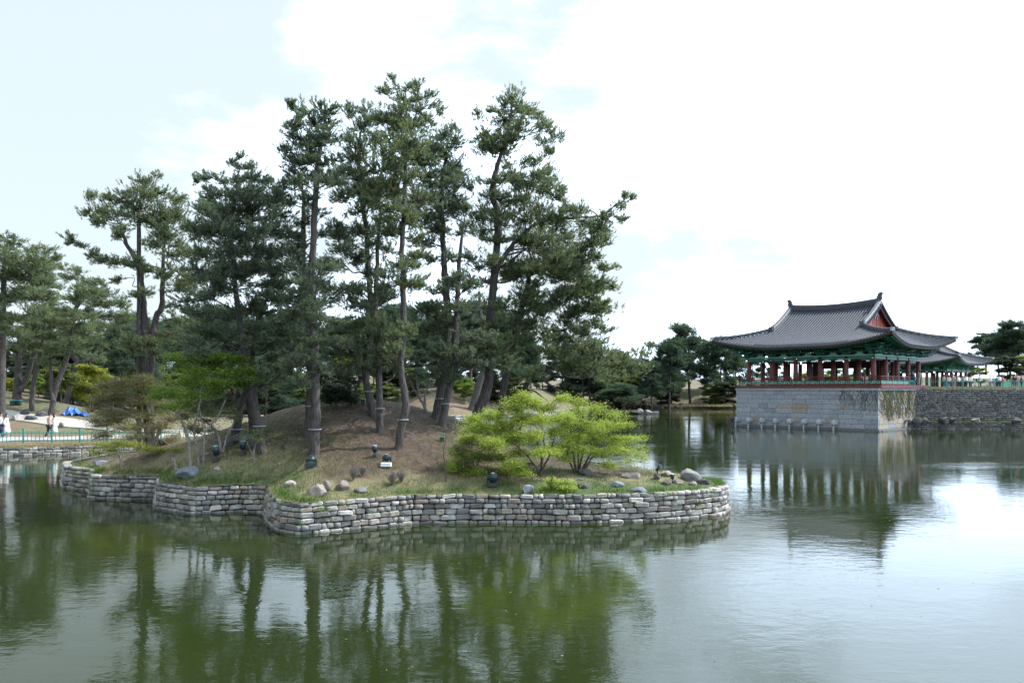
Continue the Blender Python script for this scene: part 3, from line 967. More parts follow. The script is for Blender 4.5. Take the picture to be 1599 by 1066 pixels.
b_.inputs['Base Color'].default_value = (.75, .85, .82, 1); b_.inputs['Roughness'].default_value = .02; b_.inputs['Transmission Weight'].default_value = 1.0; b_.inputs['IOR'].default_value = 1.02
gl.build('window_pane', mgl, pav)

# stone platform: ashlar blocks as parts
plat = empty('stone_platform', PORG, PRZ)
tag(plat, 'tall blue-grey ashlar stone platform carrying the pavilion above the water', 'stone platform')
bx0, bx1, by0, by1 = -1.2, PW + .8, -.8, PD + .8
MB().box(((bx0 + bx1) / 2, (by0 + by1) / 2, 1.60), (bx1 - bx0 - .16, by1 - by0 - .16, 5.2)).build('joint_core', M['mortar'], plat)
PROA = []
for i in range(4):
    bm = bmesh.new(); bmesh.ops.create_cube(bm, size=1.0)
    bmesh.ops.bevel(bm, geom=bm.edges[:], offset=.02, segments=1, affect='EDGES')
    me = bpy.data.meshes.new('block'); bm.to_mesh(me); bm.free(); me.materials.append(M['ashlar']); PROA.append(me)
PROT = []
for me in PROA:
    m2 = me.copy(); m2.materials.clear(); m2.materials.append(M['ashlar_tan']); PROT.append(m2)
rr = random.Random(77)
tan_at = [(4.6, 2.35, .9), (6.4, 2.35, .9), (11.0, 2.35, .85), (5.6, 1.85, 1.0), (1.9, 1.1, .8), (6.5, 1.1, .8), (3.2, 1.1, .7), (9.2, 1.1, .7), (12.2, 1.1, .6), (2.9, 3.9, .3)]
hs = [.55, .50, .50, .50, .50, .50, .48, .47]
def face(a0, a1, front):
    z = .12
    for ci, h in enumerate(hs):
        s_ = a0
        while s_ < a1 - .01:
            wd = rr.uniform(.75, 1.9)
            if a1 - s_ - wd < .6: wd = a1 - s_
            m_ = s_ + wd / 2
            tn = front and any(abs(m_ - tx) < .85 and abs(z + h / 2 - tz) < .27 and rr.random() < tp + .15 for tx, tz, tp in tan_at)
            if not front and rr.random() < .85: tn = True
            o = bpy.data.objects.new('stone_block', rr.choice(PROT if tn else PROA)); link(o, plat)
            pr = rr.uniform(-.012, .012)
            if front: o.location = (m_, by0 + .15 + pr, z + h / 2); o.scale = (wd - .022, .3, h - .022)
            else: o.location = (bx1 - .15 + pr, m_, z + h / 2); o.scale = (.3, wd - .022, h - .022)
            s_ += wd
        z += h
    return z
zt = face(bx0, bx1 - .005, True)
face(by0 + .31, by1, False)
for i, (a0, a1) in enumerate(zip(np.linspace(bx0 - .08, bx1 + .08, 10)[:-1], np.linspace(bx0 - .08, bx1 + .08, 10)[1:])):
    MB().box(((a0 + a1) / 2, by0 + .2, zt + .10), (a1 - a0 - .015, .56, .20)).build('cap_stone', M['ashlar'], plat)
for a0, a1 in zip(np.linspace(by0 + .49, by1, 8)[:-1], np.linspace(by0 + .49, by1, 8)[1:]):
    MB().box((bx1 - .2, (a0 + a1) / 2, zt + .10), (.56, a1 - a0 - .015, .20)).build('cap_stone', M['ashlar'], plat)
MB().box(((bx0 + bx1) / 2, by0 - .10, -.12), (bx1 - bx0 + .5, .5, .52)).build('plinth', M['quay_brick'], plat)
MB().box((bx1 + .10, (by0 + by1) / 2, -.12), (.5, by1 - by0 - .4, .52)).build('plinth', M['quay_brick'], plat)
# waterline spouts: carved block on a stem
for k in range(8):
    x = bx0 + .25 + k * 1.62
    sp = empty('stone_spout', PORG + Matrix.Rotation(PRZ, 3, 'Z') @ Vector((x, by0 - .62, 0)), PRZ)
    nth = ['leftmost', 'second', 'third', 'fourth', 'fifth', 'sixth', 'seventh', 'rightmost'][k]
    tag(sp, f'{nth} of eight small pale stone spouts along the platform foot', 'stone spout', 'stone spouts along the platform foot')
    hd = MB(); hd.lathe([(.12, .45), (.22, .55), (.27, .78), (.22, .98), (.10, 1.06)], n=8); hd.box((0, .3, .78), (.36, .7, .40)); hd.box((0, -.2, .72), (.2, .2, .16))
    hd.build('spout_head', M['plaster'], sp)
    MB().lathe([(.10, -.3), (.09, .46)], n=8).build('spout_stem', M['plaster'], sp)
# second pavilion behind
S2 = .87
pav2, _, _ = build_pavilion('rear_pavilion', 'smaller tiled pavilion half hidden behind the right end of the large one', Vector((65.6, 121.0, .55)), math.radians(45), S2, 13.9, 12.4, 5, 4, False, False)
MB().box((PW / 2, PD / 2, 4.35), (PW + 3, PD + 3, .5)).build('platform_slab', M['ashlar_tan'], pav2)

# ivy stems on the sunlit side of the platform
iv = MB(); ri = random.Random(4)
LV = []; LD = []
for k in range(110):
    y = ri.uniform(by0 + .2, 8.9); z = ri.uniform(.9, 2.0); pts = []
    while z < 4.4:
        pts.append((bx1 + .02, y, z)); y += ri.uniform(-.45, .45); z += ri.uniform(.15, .4)
        y = min(max(y, by0 + .1), 9.5)
        if ri.random() < .85: LV.append((bx1 + .05, y + ri.uniform(-.2, .2), z + ri.uniform(-.2, .2)))
    if len(pts) > 1: iv.tube(pts, .014, 3, False)
for k in range(34):
    x = bx1 - abs(ri.gauss(0, 1.7)); z = ri.uniform(1.8, 3.0); pts = []
    while z < 4.4:
        pts.append((x, by0 - .02, z)); x += ri.uniform(-.3, .3); z += ri.uniform(.15, .4); x = min(x, bx1 - .05)
        if ri.random() < .25: LV.append((x, by0 - .05, z))
    if len(pts) > 1: iv.tube(pts, .016, 3, False)
ivy = iv.build('ivy', M['bark_brown'], None, label='sparse climbing ivy on the corner and sunlit side of the pavilion platform', cat='climbing plant')
ivy.location = PORG; ivy.rotation_euler = (0, 0, PRZ)
LV = np.array(LV * 3) + rng.normal(size=(len(LV) * 3, 3)) * np.array([.01, .22, .22])
LV[:, 0] = np.where(LV[:, 0] > bx1 - .3, bx1 + .05, LV[:, 0]); LV[:, 1] = np.where(LV[:, 0] < bx1, by0 - .05, LV[:, 1]); LV[:, 2] = np.clip(LV[:, 2], .6, 4.5)
nL = len(LV); dd = rng.normal(size=(nL, 3)); dd[:, 0] *= .3; dd /= np.linalg.norm(dd, axis=1)[:, None]
e2 = np.cross(dd, np.array([1, .2, .1])); e2 /= np.linalg.norm(e2, axis=1)[:, None]
sz = rng.uniform(.035, .075, nL)[:, None]
Vv = np.stack([LV - dd * sz, LV + e2 * sz * .6, LV + dd * sz, LV - e2 * sz * .6], 1).reshape(-1, 3)
add_mesh('ivy_leaves', np_mesh('ivy_leaves', Vv, np.arange(nL * 4).reshape(-1, 4), M['leaf_olive'], False, np.repeat(rng.random(nL), 4)), ivy, kind='stuff')
# ------------------------------------------------------------ vegetation engine
def unit(a): return a / np.maximum(np.linalg.norm(a, axis=-1, keepdims=True), 1e-9)

def needle_geo(P, D, L, W, n, spread=.85, r=rng, SL=1.5):
    """bristly shoots: n thin needles round each shoot direction"""
    k = len(P)
    Pn = np.repeat(P, n, 0); Dn = np.repeat(D, n, 0)
    rd = unit(r.normal(size=(k * n, 3)))
    d = unit(Dn + rd * spread)
    base = Pn + Dn * ((r.random((k * n, 1)) - .35) * L * SL)
    ln = L * r.uniform(.7, 1.1, (k * n, 1))
    side = unit(np.cross(d, r.normal(size=(k * n, 3)))) * W / 2
    V = np.stack([base - side, base + side, base + d * ln], 1).reshape(-1, 3)
    t = np.repeat(np.clip(r.normal(.45, .34, k), 0, 1), n * 3)
    return V, np.arange(k * n * 3).reshape(-1, 3), t

def leaf_geo(P, n, size, spread, flat=.5, r=rng, tmean=.5):
    k = len(P)
    C = np.repeat(P, n, 0) + r.normal(size=(k * n, 3)) * spread * np.array([1, 1, .5])
    a = unit(r.normal(size=(k * n, 3)) * np.array([1, 1, flat]))
    b = unit(np.cross(a, unit(r.normal(size=(k * n, 3)) * np.array([flat, flat, 1]))))
    s = size * r.uniform(.6, 1.2, (k * n, 1))
    V = np.stack([C - a * s, C + b * s * .55, C + a * s, C - b * s * .55], 1).reshape(-1, 3)
    t = np.repeat(np.clip(np.repeat(r.normal(tmean, .2, k), n) + r.normal(0, .12, k * n), 0, 1), 4)
    return V, np.arange(k * n * 4).reshape(-1, 4), t

def tube_np(P, R, n=3, ref=None):
    P = np.asarray(P, float); R = np.asarray(R, float); m = len(P)
    d = np.gradient(P, axis=0); d = unit(d)
    ref = np.array([0, 0, 1.0]) if abs(d[0, 2]) < .8 else np.array([1.0, 0, 0])
    a = unit(np.cross(d, ref)); b = np.cross(a, d)
    q = np.arange(n) * 2 * np.pi / n
    V = P[:, None, :] + (a[:, None, :] * np.cos(q)[None, :, None] + b[:, None, :] * np.sin(q)[None, :, None]) * R[:, None, None]
    i = np.arange(m - 1)[:, None] * n; k = np.arange(n)[None]; k2 = (k + 1) % n
    Fq = np.stack([i + k, i + k2, i + n + k2, i + n + k], -1).reshape(-1, 4)
    return V.reshape(-1, 3), Fq

class Acc:
    def __init__(s): s.V = []; s.F = []; s.n = 0; s.T = []
    def add(s, V, Fc, t=None):
        s.V.append(V); s.F.append(Fc + s.n); s.n += len(V); s.T.append(t if t is not None else np.full(len(V), .5))
    def mesh(s, name, mat, smooth=False):
        if not s.V: return None
        return np_mesh(name, np.vstack(s.V), np.vstack(s.F), mat, smooth, np.concatenate(s.T))

def smooth_path(P, k=5):
    """Catmull-Rom through the points"""
    P = np.asarray(P, float)
    if len(P) < 3: return P
    Q = np.vstack([2 * P[0] - P[1], P, 2 * P[-1] - P[-2]]); out = []
    for i in range(1, len(Q) - 2):
        p0, p1, p2, p3 = Q[i - 1:i + 3]
        for t in np.arange(k) / k:
            out.append(.5 * ((2 * p1) + (p2 - p0) * t + (2 * p0 - 5 * p1 + 4 * p2 - p3) * t * t + (3 * p1 - p0 - 3 * p2 + p3) * t ** 3))
    out.append(P[-1]); return np.array(out)

def limb(A, C, r, sag=.12, wig=.08, k=9):
    """a crooked limb from A to C"""
    A = np.array(A); C = np.array(C); d = C - A; L = np.linalg.norm(d)
    t = np.array([0, .25, .5, .75, 1.0])[:, None]
    P = A + d * t
    P[:, 2] += np.array([0, -.3, -1, -.6, 0]) * sag * L * .5 * -1 * (-1 if d[2] > .3 * L else 1) * .8
    P[1:-1] += r.normal(size=(3, 3)) * wig * min(L, 1.6) * np.array([1, 1, .7])
    return smooth_path(P, 3)

def grow(root, trunks, pads, r, mode, needle=(.15, .018, 16), K=24, tufts=6, bark='bark', fol='needle', R0=.2,
         depth_amp=2.2, leaf=(.03, 8, .09), origin=None, limb_r=.05, dens=1.0, trunk_names='trunk', ytop=None, limbs_as_parts=True, twig_len=.5, flat=1.0, up=.45, fillback=.35, tm=.5, twig_r=1.0):
    """trunks: list of (points (n,3), radii); pads: list (centre, rx, rz, ry_depth). builds trunk, limbs, twigs, crown."""
    O = np.array(origin if origin is not None else (0, 0, 0))
    tpaths = []
    for P, R in trunks:
        P = np.array(P); R = np.array(R, float)
        Ps = smooth_path(P, 6); Rs = np.interp(np.linspace(0, 1, len(Ps)), np.linspace(0, 1, len(R)), R)
        Ps = Ps + r.normal(size=Ps.shape) * .012 * (np.arange(len(Ps)) > 1)[:, None]
        Rs = Rs * r.uniform(.94, 1.06, len(Rs))
        if len(tpaths) == 0: Rs[0] *= 1.35; Rs[1] *= 1.1
        V, Fq = tube_np(Ps - O, Rs, 10)
        me = np_mesh(trunk_names, V, Fq, M[bark], True)
        add_mesh(trunk_names, me, root)
        tpaths.append((Ps, Rs))
    TP = np.vstack([p for p, _ in tpaths]); TR = np.concatenate([q for _, q in tpaths])
    zb = min(p[0, 2] for p, _ in tpaths)
    H = TP[:, 2].max() - zb
    tw = Acc(); fo = Acc(); tp = []; td = []
    LP = np.zeros((0, 3)); LR = np.zeros(0)
    pads = sorted(pads, key=lambda p: float(np.linalg.norm(TP - np.array(p[0])[None], axis=1).min()))
    for C, rx, rz, ryd in pads:
        C = np.array(C)
        # attachment: a trunk point somewhat lower than the pad, weighted to be near
        hd = np.linalg.norm(TP[:, :2] - C[None, :2], axis=1)
        want = C[2] - .28 * hd * r.uniform(.5, 1.3)
        cost = np.abs(TP[:, 2] - want) + .35 * hd + (TP[:, 2] < zb + .22 * H) * 3
        j = int(np.argmin(cost)); A = TP[j]
        L = np.linalg.norm(C - A); rj = TR[j]
        if len(LP):
            dl = np.linalg.norm(LP - C, axis=1) + np.maximum(LP[:, 2] - C[2], 0) * 1.5
            jl = int(np.argmin(dl))
            if dl[jl] < L * .62: A = LP[jl]; rj = LR[jl]; L = np.linalg.norm(C - A)
        if mode == 'pine' or L > .3:
            Pb = limb(A, C, r)
            r0 = max(.016 * limb_r / .04, min(rj * .75, limb_r * (.35 + .32 * L))); Rb = np.linspace(r0, max(.010, r0 * .25), len(Pb))
            V, Fq = tube_np(Pb - O, Rb, 6)
            h_ = len(Pb) // 3; LP = np.vstack([LP, Pb[h_:]]); LR = np.concatenate([LR, Rb[h_:]])
            if limbs_as_parts and r0 > .035:
                add_mesh('branch', np_mesh('branch', V, Fq, M[bark], True), root)
            else: tw.add(V, Fq)
        else: Pb = np.array([A, C])
        area = math.pi * rx * rz
        nt = max(4, int(K * area ** .75 * (ryd / max(rx, .01)) ** .4 * dens))
        u = unit(r.normal(size=(nt, 3))) * (r.random((nt, 1)) ** .42) * np.where(r.random((nt, 1)) < .22, r.uniform(1.1, 1.5, (nt, 1)), .95)
        E = C + u * np.array([rx, ryd, rz])
        S = Pb[np.clip((len(Pb) * r.uniform(.55, 1.0, nt)).astype(int), 0, len(Pb) - 1)]
        # clamp twig length so foliage stays fed from inside the pad
        for s_, e_ in zip(S, E):
            d = e_ - s_; l_ = np.linalg.norm(d)
            mid = s_ + d * .5 + np.array([0, 0, -.10 * l_]) + r.normal(size=3) * .06 * l_
            P3 = np.array([s_, mid, e_])
            V, Fq = tube_np(P3 - O, np.array([.012, .008, .004]) * (limb_r / .05) * twig_r, 3)
            if twig_r > 0: tw.add(V, Fq)
            ts = 1 - (r.random(tufts) ** 1.3) * twig_len; ts[0] = 1.0
            base = np.where(ts[:, None] < .5, s_ + (mid - s_) * ts[:, None] * 2, mid + (e_ - mid) * (ts[:, None] * 2 - 1))
            sp = .16 * l_ * (1.1 - ts[:, None] * .6) + .04
            q = base + r.normal(size=(tufts, 3)) * sp * np.array([1, 1, .6 * flat])
            tp.append(q); td.append(unit(d / max(l_, .01) + (q - base) * 2 + np.array([0, 0, up]) + r.normal(size=(tufts, 3)) * .3))
    tp = np.vstack(tp) - O; td = np.vstack(td)
    if mode == 'pine':
        L, W, n = needle
        V, Ft, t = needle_geo(tp, td, L, W, n, .8, r)
    else:
        sz, n, spd = leaf
        V, Ft, t = leaf_geo(tp, n, sz, spd, .5, r, tm)
    add_mesh('crown', np_mesh('crown', V, Ft, M[fol], False, t), root)
    me = tw.mesh('twigs', M[bark], True)
    if me: add_mesh('twigs', me, root, kind='stuff')
    return root

def photo_tree(name, label, cat, trunks, pads, seed, Yoff=0.0, base=None, depth_amp=2.0, mode='pine', fill=.4, ry_def=.62, padscale=1.0, group=None, amp_from=80, at=None, **kw):
    """trunks: [[(px,py,r_px),...],...] first one rooted in the ground; pads: [(px,py,rx[,ry])...] in photo pixels"""
    r = np.random.default_rng(seed)
    bx, by = (trunks[0][0][0], trunks[0][0][1]) if base is None else base
    B = hit(bx, by) if not isinstance(Yoff, tuple) else np.array((0, 0, 0))
    if at: B = np.array(((bx - CX) * at / F, at, terrain_z((bx - CX) * at / F, at)))
    Y0 = B[1]
    TT = []
    for ti, t in enumerate(trunks):
        pts = []; rr_ = []
        n = len(t)
        drift = r.uniform(-.5, .5, 2)
        for i, p in enumerate(t):
            yy = Y0 + (0 if ti == 0 else r.uniform(-.2, .2)) + drift[0] * (i / max(n - 1, 1)) ** 1.5 * (1 if ti == 0 else 1.5)
            pts.append(w(p[0], p[1], yy)); rr_.append(p[2] * Y0 / F)
        if at: pts[0][2] = min(pts[0][2], B[2])
        if ti == 0: pts[0] = pts[0] - np.array([0, 0, .15])
        TT.append((np.array(pts), rr_))
    ytop = min(p[1] for p in pads)
    PP = []
    for p in pads:
        x, y, rx = p[:3]; ry = p[3] if len(p) > 3 else rx * ry_def
        k = min(1, (y - ytop) / amp_from * .85 + .15)
        dy = r.uniform(-1, 1) * depth_amp * k
        PP.append((x, y, rx * padscale, ry * padscale, dy))
        if r.random() < fill * k:
            cx = x + r.uniform(-.35, .35) * rx
            PP.append((cx, y + r.uniform(-.3, .3) * ry, rx * .8, ry * .8, -dy * r.uniform(.5, 1.1)))
    pads3 = []
    for x, y, rx, ry, dy in PP:
        Y = Y0 + dy; s = Y / F
        pads3.append((w(x, y, Y), rx * s, ry * s, rx * s * .9))
    root = empty(name, tuple(B)); tag(root, label, cat, group)
    grow(root, TT, pads3, r, mode, origin=B, **kw)
    return root

# ------------------------------------------------------------ the island's pines, pads read off the photograph
P1 = dict(tr=[[(235, 690, 11), (232, 640, 10), (229, 580, 9.5), (228, 535, 9.5), (224, 490, 8.5), (220, 440, 7.5), (215, 410, 6), (197, 380, 4), (188, 350, 2.5)],
              [(230, 535, 7), (240, 515, 6.5), (252, 480, 6), (254, 430, 4.5), (256, 390, 3), (262, 345, 2)], [(217, 415, 4.5), (217, 370, 4), (218, 325, 2.5), (224, 285, 1.5)]],
  pads=[(243,273,8),(215,281,12),(233,284,18),(222,302,26),(250,302,16),(140,302,10),(168,309,22,13),(190,313,18),(136,331,12,7),(151,345,16,9),(179,334,24,13),(208,327,26),(247,331,30),(197,352,16,8),
        (275,309,14),(279,334,22),(290,355,18),(254,355,24),(183,366,16,10),(104,366,9,6),(111,377,12,6),(126,382,10,5),(147,395,14,8),(161,405,20,8),(183,409,24,9),(200,412,16,8),(215,405,18,12),(229,420,16),
        (261,370,22,13),(268,398,22,15),(254,427,20,14),(279,420,20,12),(290,452,26,10),(275,477,26,10),(183,437,7,4),(215,459,14,5),(197,527,30,12),(250,523,30,12),(179,512,20,9),(233,534,34,11),(275,500,22,10),(205,545,24,8)])
P2 = dict(tr=[[(410, 703, 9), (402, 660, 8.5), (392, 600, 8), (384, 560, 7.5), (376, 520, 7), (370, 470, 6), (365, 420, 5), (362, 370, 4), (366, 320, 2.8), (374, 265, 1.4)]],
  pads=[(375,243,8),(363,254,8),(379,263,14),(400,263,12),(397,277,22),(425,283,15),(368,281,20),(322,275,10),(340,281,12),(307,281,7),(332,302,22),(365,306,26),(402,302,28),(432,308,18),(318,327,20),(347,331,28),
        (386,331,30),(426,334,24),(304,355,22),(340,359,30),(375,363,32),(411,363,28),(318,391,28),(354,388,30),(393,391,28),(306,420,22),(340,420,30),(332,441,26),(400,416,30),(424,398,22),(382,434,26),(432,422,20),
        (429,445,24,8),(304,484,26,13),(332,484,30,13),(292,468,22,10),(354,491,26,12),(393,470,26,10),(318,516,32,13),(347,523,28,12),(311,550,30,10),(411,491,22,8),(436,470,20,9)])
P2b = dict(tr=[[(365, 683, 9.5), (372, 655, 9), (376, 634, 8.5), (388, 590, 7.5), (396, 545, 6.5), (402, 500, 5), (398, 470, 3.5)]], pads=[(400,505,22,9),(420,530,26,9),(385,520,20,8),(408,545,26,8),(430,560,22,8)])
P2c = dict(tr=[[(397, 676, 9), (392, 640, 8.5), (386, 600, 8), (392, 555, 7), (402, 520, 5.5), (412, 480, 4), (420, 455, 2.5)]], pads=[(425,460,20,8),(440,500,26,10),(415,475,22,9),(455,545,26,11),(436,575,26,9)])
PA = dict(tr=[[(490, 710, 9.5), (492, 660, 9), (492, 600, 9), (490, 540, 8.5), (488, 480, 8), (486, 430, 7), (489, 380, 6), (492, 320, 5.5), (496, 260, 4.5), (502, 225, 3.2), (508, 185, 1.6)]],
  pads=[(453,160,4,5),(457,170,5,5),(470,174,16),(499,168,14),(517,168,16),(460,193,20),(487,190,26),(514,190,24),(460,217,22),(487,217,28),(511,214,24),(446,232,13),(460,250,22),(487,238,24),(457,268,14),
        (472,284,24,11),(448,286,18,9),(517,250,24,9),(514,278,18,7),(459,485,30,13),(481,476,30,16),(452,412,24,9),(513,415,24,11),(470,440,26,10),(466,559,28,14),(459,597,26,14)])
PB = dict(tr=[[(482, 677, 9), (484, 630, 8.5), (486, 590, 8), (482, 520, 7.5), (476, 450, 6.5), (473, 400, 5.5), (474, 340, 4.5), (473, 300, 3.5), (466, 270, 2)]],
  pads=[(430,298,22,12),(427,318,28,13),(448,310,22,10),(418,362,30,14),(446,361,26,12),(470,345,22,8),(497,330,20,8),(436,390,28,12),(500,365,22,9),(462,400,26,9),(436,440,26,10),(500,445,24,9),(440,520,30,12),(480,530,28,12)])
PC = dict(tr=[[(584, 649, 8.5), (577, 620, 8), (571, 590, 7.5), (573, 550, 7.5), (580, 507, 7), (578, 460, 6), (574, 400, 5.5), (570, 345, 5), (562, 290, 4), (560, 240, 3), (566, 190, 1.5)]],
  pads=[(544,166,6,6),(549,176,10),(571,170,12),(580,184,18),(568,199,24),(544,218,22,14),(562,226,26),(550,244,26),(538,270,26,15),(568,272,28,17),(562,295,30),(532,305,26,12),(580,310,28),(562,328,28,12),
        (526,352,24,12),(552,402,30,16),(529,360,26,10),(585,360,24,12),(529,452,32,14),(555,453,30,16),(536,514,34,14),(513,552,32,15),(545,549,34,15),(536,578,32,12)])
PD_ = dict(tr=[[(593, 676, 7), (593, 640, 6.8), (592, 600, 6.5), (590, 550, 6), (586, 490, 5.5), (588, 430, 4.5), (590, 380, 3.5), (594, 330, 2)]],
  pads=[(600,428,26,12),(600,460,25,13),(568,571,30,11),(593,520,25,13),(604,340,22,12),(582,380,24,12),(608,390,22,12),(612,500,22,10),(575,480,24,10)])
PE = dict(tr=[[(621, 701, 8), (627, 665, 7.5), (634, 635, 7.2), (628, 590, 6.5), (626, 560, 6), (630, 520, 5.8), (629, 450, 5.5), (628, 380, 5), (631, 320, 4.5), (634, 260, 3.5), (635, 200, 2.4), (634, 145, 1.2)]],
  pads=[(612,124,8,7),(600,142,10,7),(652,132,12,8),(637,136,9,7),(628,152,24,13),(655,150,15),(672,148,7,6),(683,160,11,7),(691,175,12,7),(658,175,21),(622,172,19),(592,187,19),(616,196,27),(646,196,27),(670,190,13),
        (610,216,28),(640,220,27),(598,238,25),(632,232,28),(586,265,24),(616,262,29),(640,275,24),(610,292,28),(655,312,28),(604,322,26),(640,340,26),(612,355,26),(586,295,22),(638,412,22,12),(655,375,24,12)])
PF = dict(tr=[[(680, 653, 9), (689, 610, 8.5), (696, 571, 8), (699, 520, 7.5), (698, 476, 7), (694, 420, 6), (692, 370, 5), (690, 310, 4), (694, 260, 3), (700, 215, 1.4)]],
  pads=[(712,200,12,9),(690,211,26),(670,229,27),(712,220,19),(664,250,25),(694,242,27),(712,260,25),(670,284,28),(700,286,29),(694,320,30),(660,340,27),(715,314,27),(680,355,26),(670,405,20,12),(663,482,30,13),
        (679,492,32,15),(647,501,27,12),(663,517,28,12),(700,400,22,12)])
PG = dict(tr=[[(689, 665, 7), (697, 625, 6.5), (708, 578, 6), (711, 550, 5.5), (712, 500, 5), (715, 450, 4.5), (718, 400, 3.5), (724, 350, 2)], [(709, 588, 4), (722, 578, 3.5), (735, 575, 2.5)]],
  pads=[(705,444,22,13),(721,476,26,11),(702,504,30,14),(727,552,28,11),(722,360,24,12),(735,400,22,11),(740,440,20,9),(746,571,22,8),(690,540,26,10)])
PH = dict(tr=[[(740, 665, 13), (750, 635, 11.5), (762, 603, 10.5), (764, 560, 10), (765, 507, 9.5), (771, 440, 8.5), (776, 380, 7.5), (776, 330, 7), (768, 300, 6), (775, 265, 5), (785, 235, 4), (795, 195, 2.8), (800, 160, 1.5)],
              [(772, 430, 5), (788, 400, 4.5), (812, 370, 4), (850, 345, 3.5), (900, 340, 2.5), (940, 335, 1.8), (975, 312, 1)]],
  pads=[(800,147,18),(785,165,20),(809,168,22),(747,177,11,9),(767,171,9,7),(830,174,16),(848,186,13),(782,189,24),(812,195,28),(854,201,15),(872,210,15,9),(848,219,20,9),(794,216,28),(755,210,20),(758,231,22,14),
        (782,234,22),(857,234,13),(842,246,18,8),(818,252,18,7),(842,273,24,12),(857,267,11),(806,279,18,10),(824,288,24,12),(851,294,19),(878,297,15,9),(866,306,20,11),(809,312,26),(782,312,20),(887,324,15),(842,321,28),
        (755,330,25),(779,342,26),(815,342,30),(848,348,30),(872,342,28),(905,330,17),(911,348,25),(944,336,18,10),(971,321,14,8),(977,342,11,6),(974,306,8,6),(986,308,5,5),(935,357,25),(944,375,15,9),(890,372,30),
        (860,375,30),(824,375,26),(749,360,26),(920,384,24),(872,399,32),(902,405,30),(929,402,17,9),(806,411,28),(830,423,24,10),(944,420,19,6),(736,532,28,11),(760,541,34,11),(727,559,24,9),(754,568,34,11),(790,568,26,9)])
PHb = dict(tr=[[(737, 640, 8), (745, 610, 7), (754, 580, 6), (760, 540, 5), (752, 500, 4), (748, 455, 2.5)]], pads=[(745,460,20,9),(735,485,22,9),(760,500,22,9)])
PI_ = dict(tr=[[(776, 668, 8), (783, 630, 7.5), (791, 580, 7), (802, 529, 6.8), (811, 495, 6.2), (820, 460, 5.5), (826, 435, 4.5), (832, 410, 3)],
               [(795, 577, 3.2), (830, 583, 3), (870, 588, 2.6), (905, 590, 1.8)], [(795, 580, 3.5), (830, 590, 3.0), (860, 602, 2.4), (885, 618, 1.4)], [(812, 592, 2.2), (822, 610, 2), (855, 625, 1)]],
  pads=[(868,412,32),(829,418,28),(904,415,27),(949,418,15,6),(880,433,34,13),(910,448,32,14),(940,448,23,11),(958,445,15,8),(892,457,30,16),(868,469,28,13),(922,475,32,14),(946,481,19,11),(898,490,28,11),(928,502,25,9),
        (946,511,17,7),(916,517,30,11),(880,529,30,11),(844,487,28,14),(832,472,24,10),(826,502,26,13),(904,541,34,13),(940,553,34,13),(868,550,28,14),(970,562,30,13),(892,568,34,13),(928,577,34,13),(1000,550,20,8),
        (1015,538,7,4),(1003,571,19,7),(988,580,19,9),(802,433,26,15),(802,502,24,9),(955,590,24,9)])
KW = dict(needle=(.118, .0245, 16), K=18, tufts=7, limb_r=.040, ry_def=.80, fill=.6, twig_r=2.0, padscale=1.14, up=.8, twig_len=.8)
pine = lambda nm, lab, d, seed, **k: photo_tree('pine_tree', lab, 'pine tree', d['tr'], d['pads'], seed, **{**KW, **k})
# fuller lower and middle crowns between the trunks
TOPX = [130, 300, 330, 375, 430, 455, 540, 600, 690, 720, 760, 800, 860, 880, 900, 960]
TOPY = [300, 330, 280, 250, 290, 170, 180, 150, 190, 215, 190, 160, 200, 290, 330, 350]
rf_ = random.Random(31)
owners = [(P1, 228, 200, 300), (P2, 372, 300, 440), (PA, 488, 450, 520), (PC, 572, 520, 600), (PD_, 592, 560, 620), (PE, 630, 595, 660), (PF, 694, 650, 715), (PG, 714, 690, 750), (PH, 772, 740, 860), (PI_, 840, 800, 935)]
for x in range(300, 930, 27):
    for y in range(215, 590, 26):
        if rf_.random() < ((.66 if y > 410 else .42) if x < 800 else .25):
            px, py = x + rf_.uniform(-12, 12), y + rf_.uniform(-11, 11)
            if 478 < px < 512 and 320 < py < 400 and rf_.random() < .7: continue
            c = [o for o in owners if o[2] - 10 <= px <= o[3] + 10]
            if py < 400 and py < np.interp(px, TOPX, TOPY) + 30: continue
            if c: rf_.choice(c)[0]['pads'].append((px, py, rf_.uniform(20, 32), rf_.uniform(8, 14)))
for x in range(800, 975, 22):
    for y in range(405, 575, 20):
        if x < 955 - abs(y - 470) * .25 + (60 if y > 545 else 0) and rf_.random() < .42:
            PI_['pads'].append((x + rf_.uniform(-9, 9), y + rf_.uniform(-8, 8), rf_.uniform(20, 28), rf_.uniform(9, 13)))
for x, y in ((165, 330), (195, 300), (225, 345), (262, 340), (240, 380), (285, 385), (300, 440), (280, 440), (310, 500), (330, 480), (230, 455), (265, 520), (300, 535), (215, 520), (240, 550)):
    P1['pads'].append((x, y, rf_.uniform(16, 26), rf_.uniform(9, 14)))
for d_, s_ in ((PH, .74), (PI_, .75), (PA, .84), (PE, .80), (PF, .84), (PC, .72), (PD_, .78), (PG, .85), (P1, .70), (P2, .70), (P2b, .62), (P2c, .66), (PB, .76), (PHb, .8)):
    d_['tr'] = [[(a, b, c * (s_ if i > 1 else (1 + 3 * s_) / 4)) for i, (a, b, c) in enumerate(t)] for t in d_['tr']]
T_P1 = pine('p1', 'forked pine at the left end of the island with a long bare left limb', P1, 101, depth_amp=1.9, at=40.5)
T_P2 = pine('p2', 'wide dark pine above the floodlights, right of the forked leftmost island pine', P2, 102, fol='needle_blue')
T_P2b = pine('p2b', 'short pine with a banded reddish trunk beside the dark rocks left of the mound', P2b, 103, fol='needle_blue', depth_amp=1.2)
T_P2c = pine('p2c', 'slim leaning pine directly behind the wide dark pine left of the mound', P2c, 104, depth_amp=1.4)
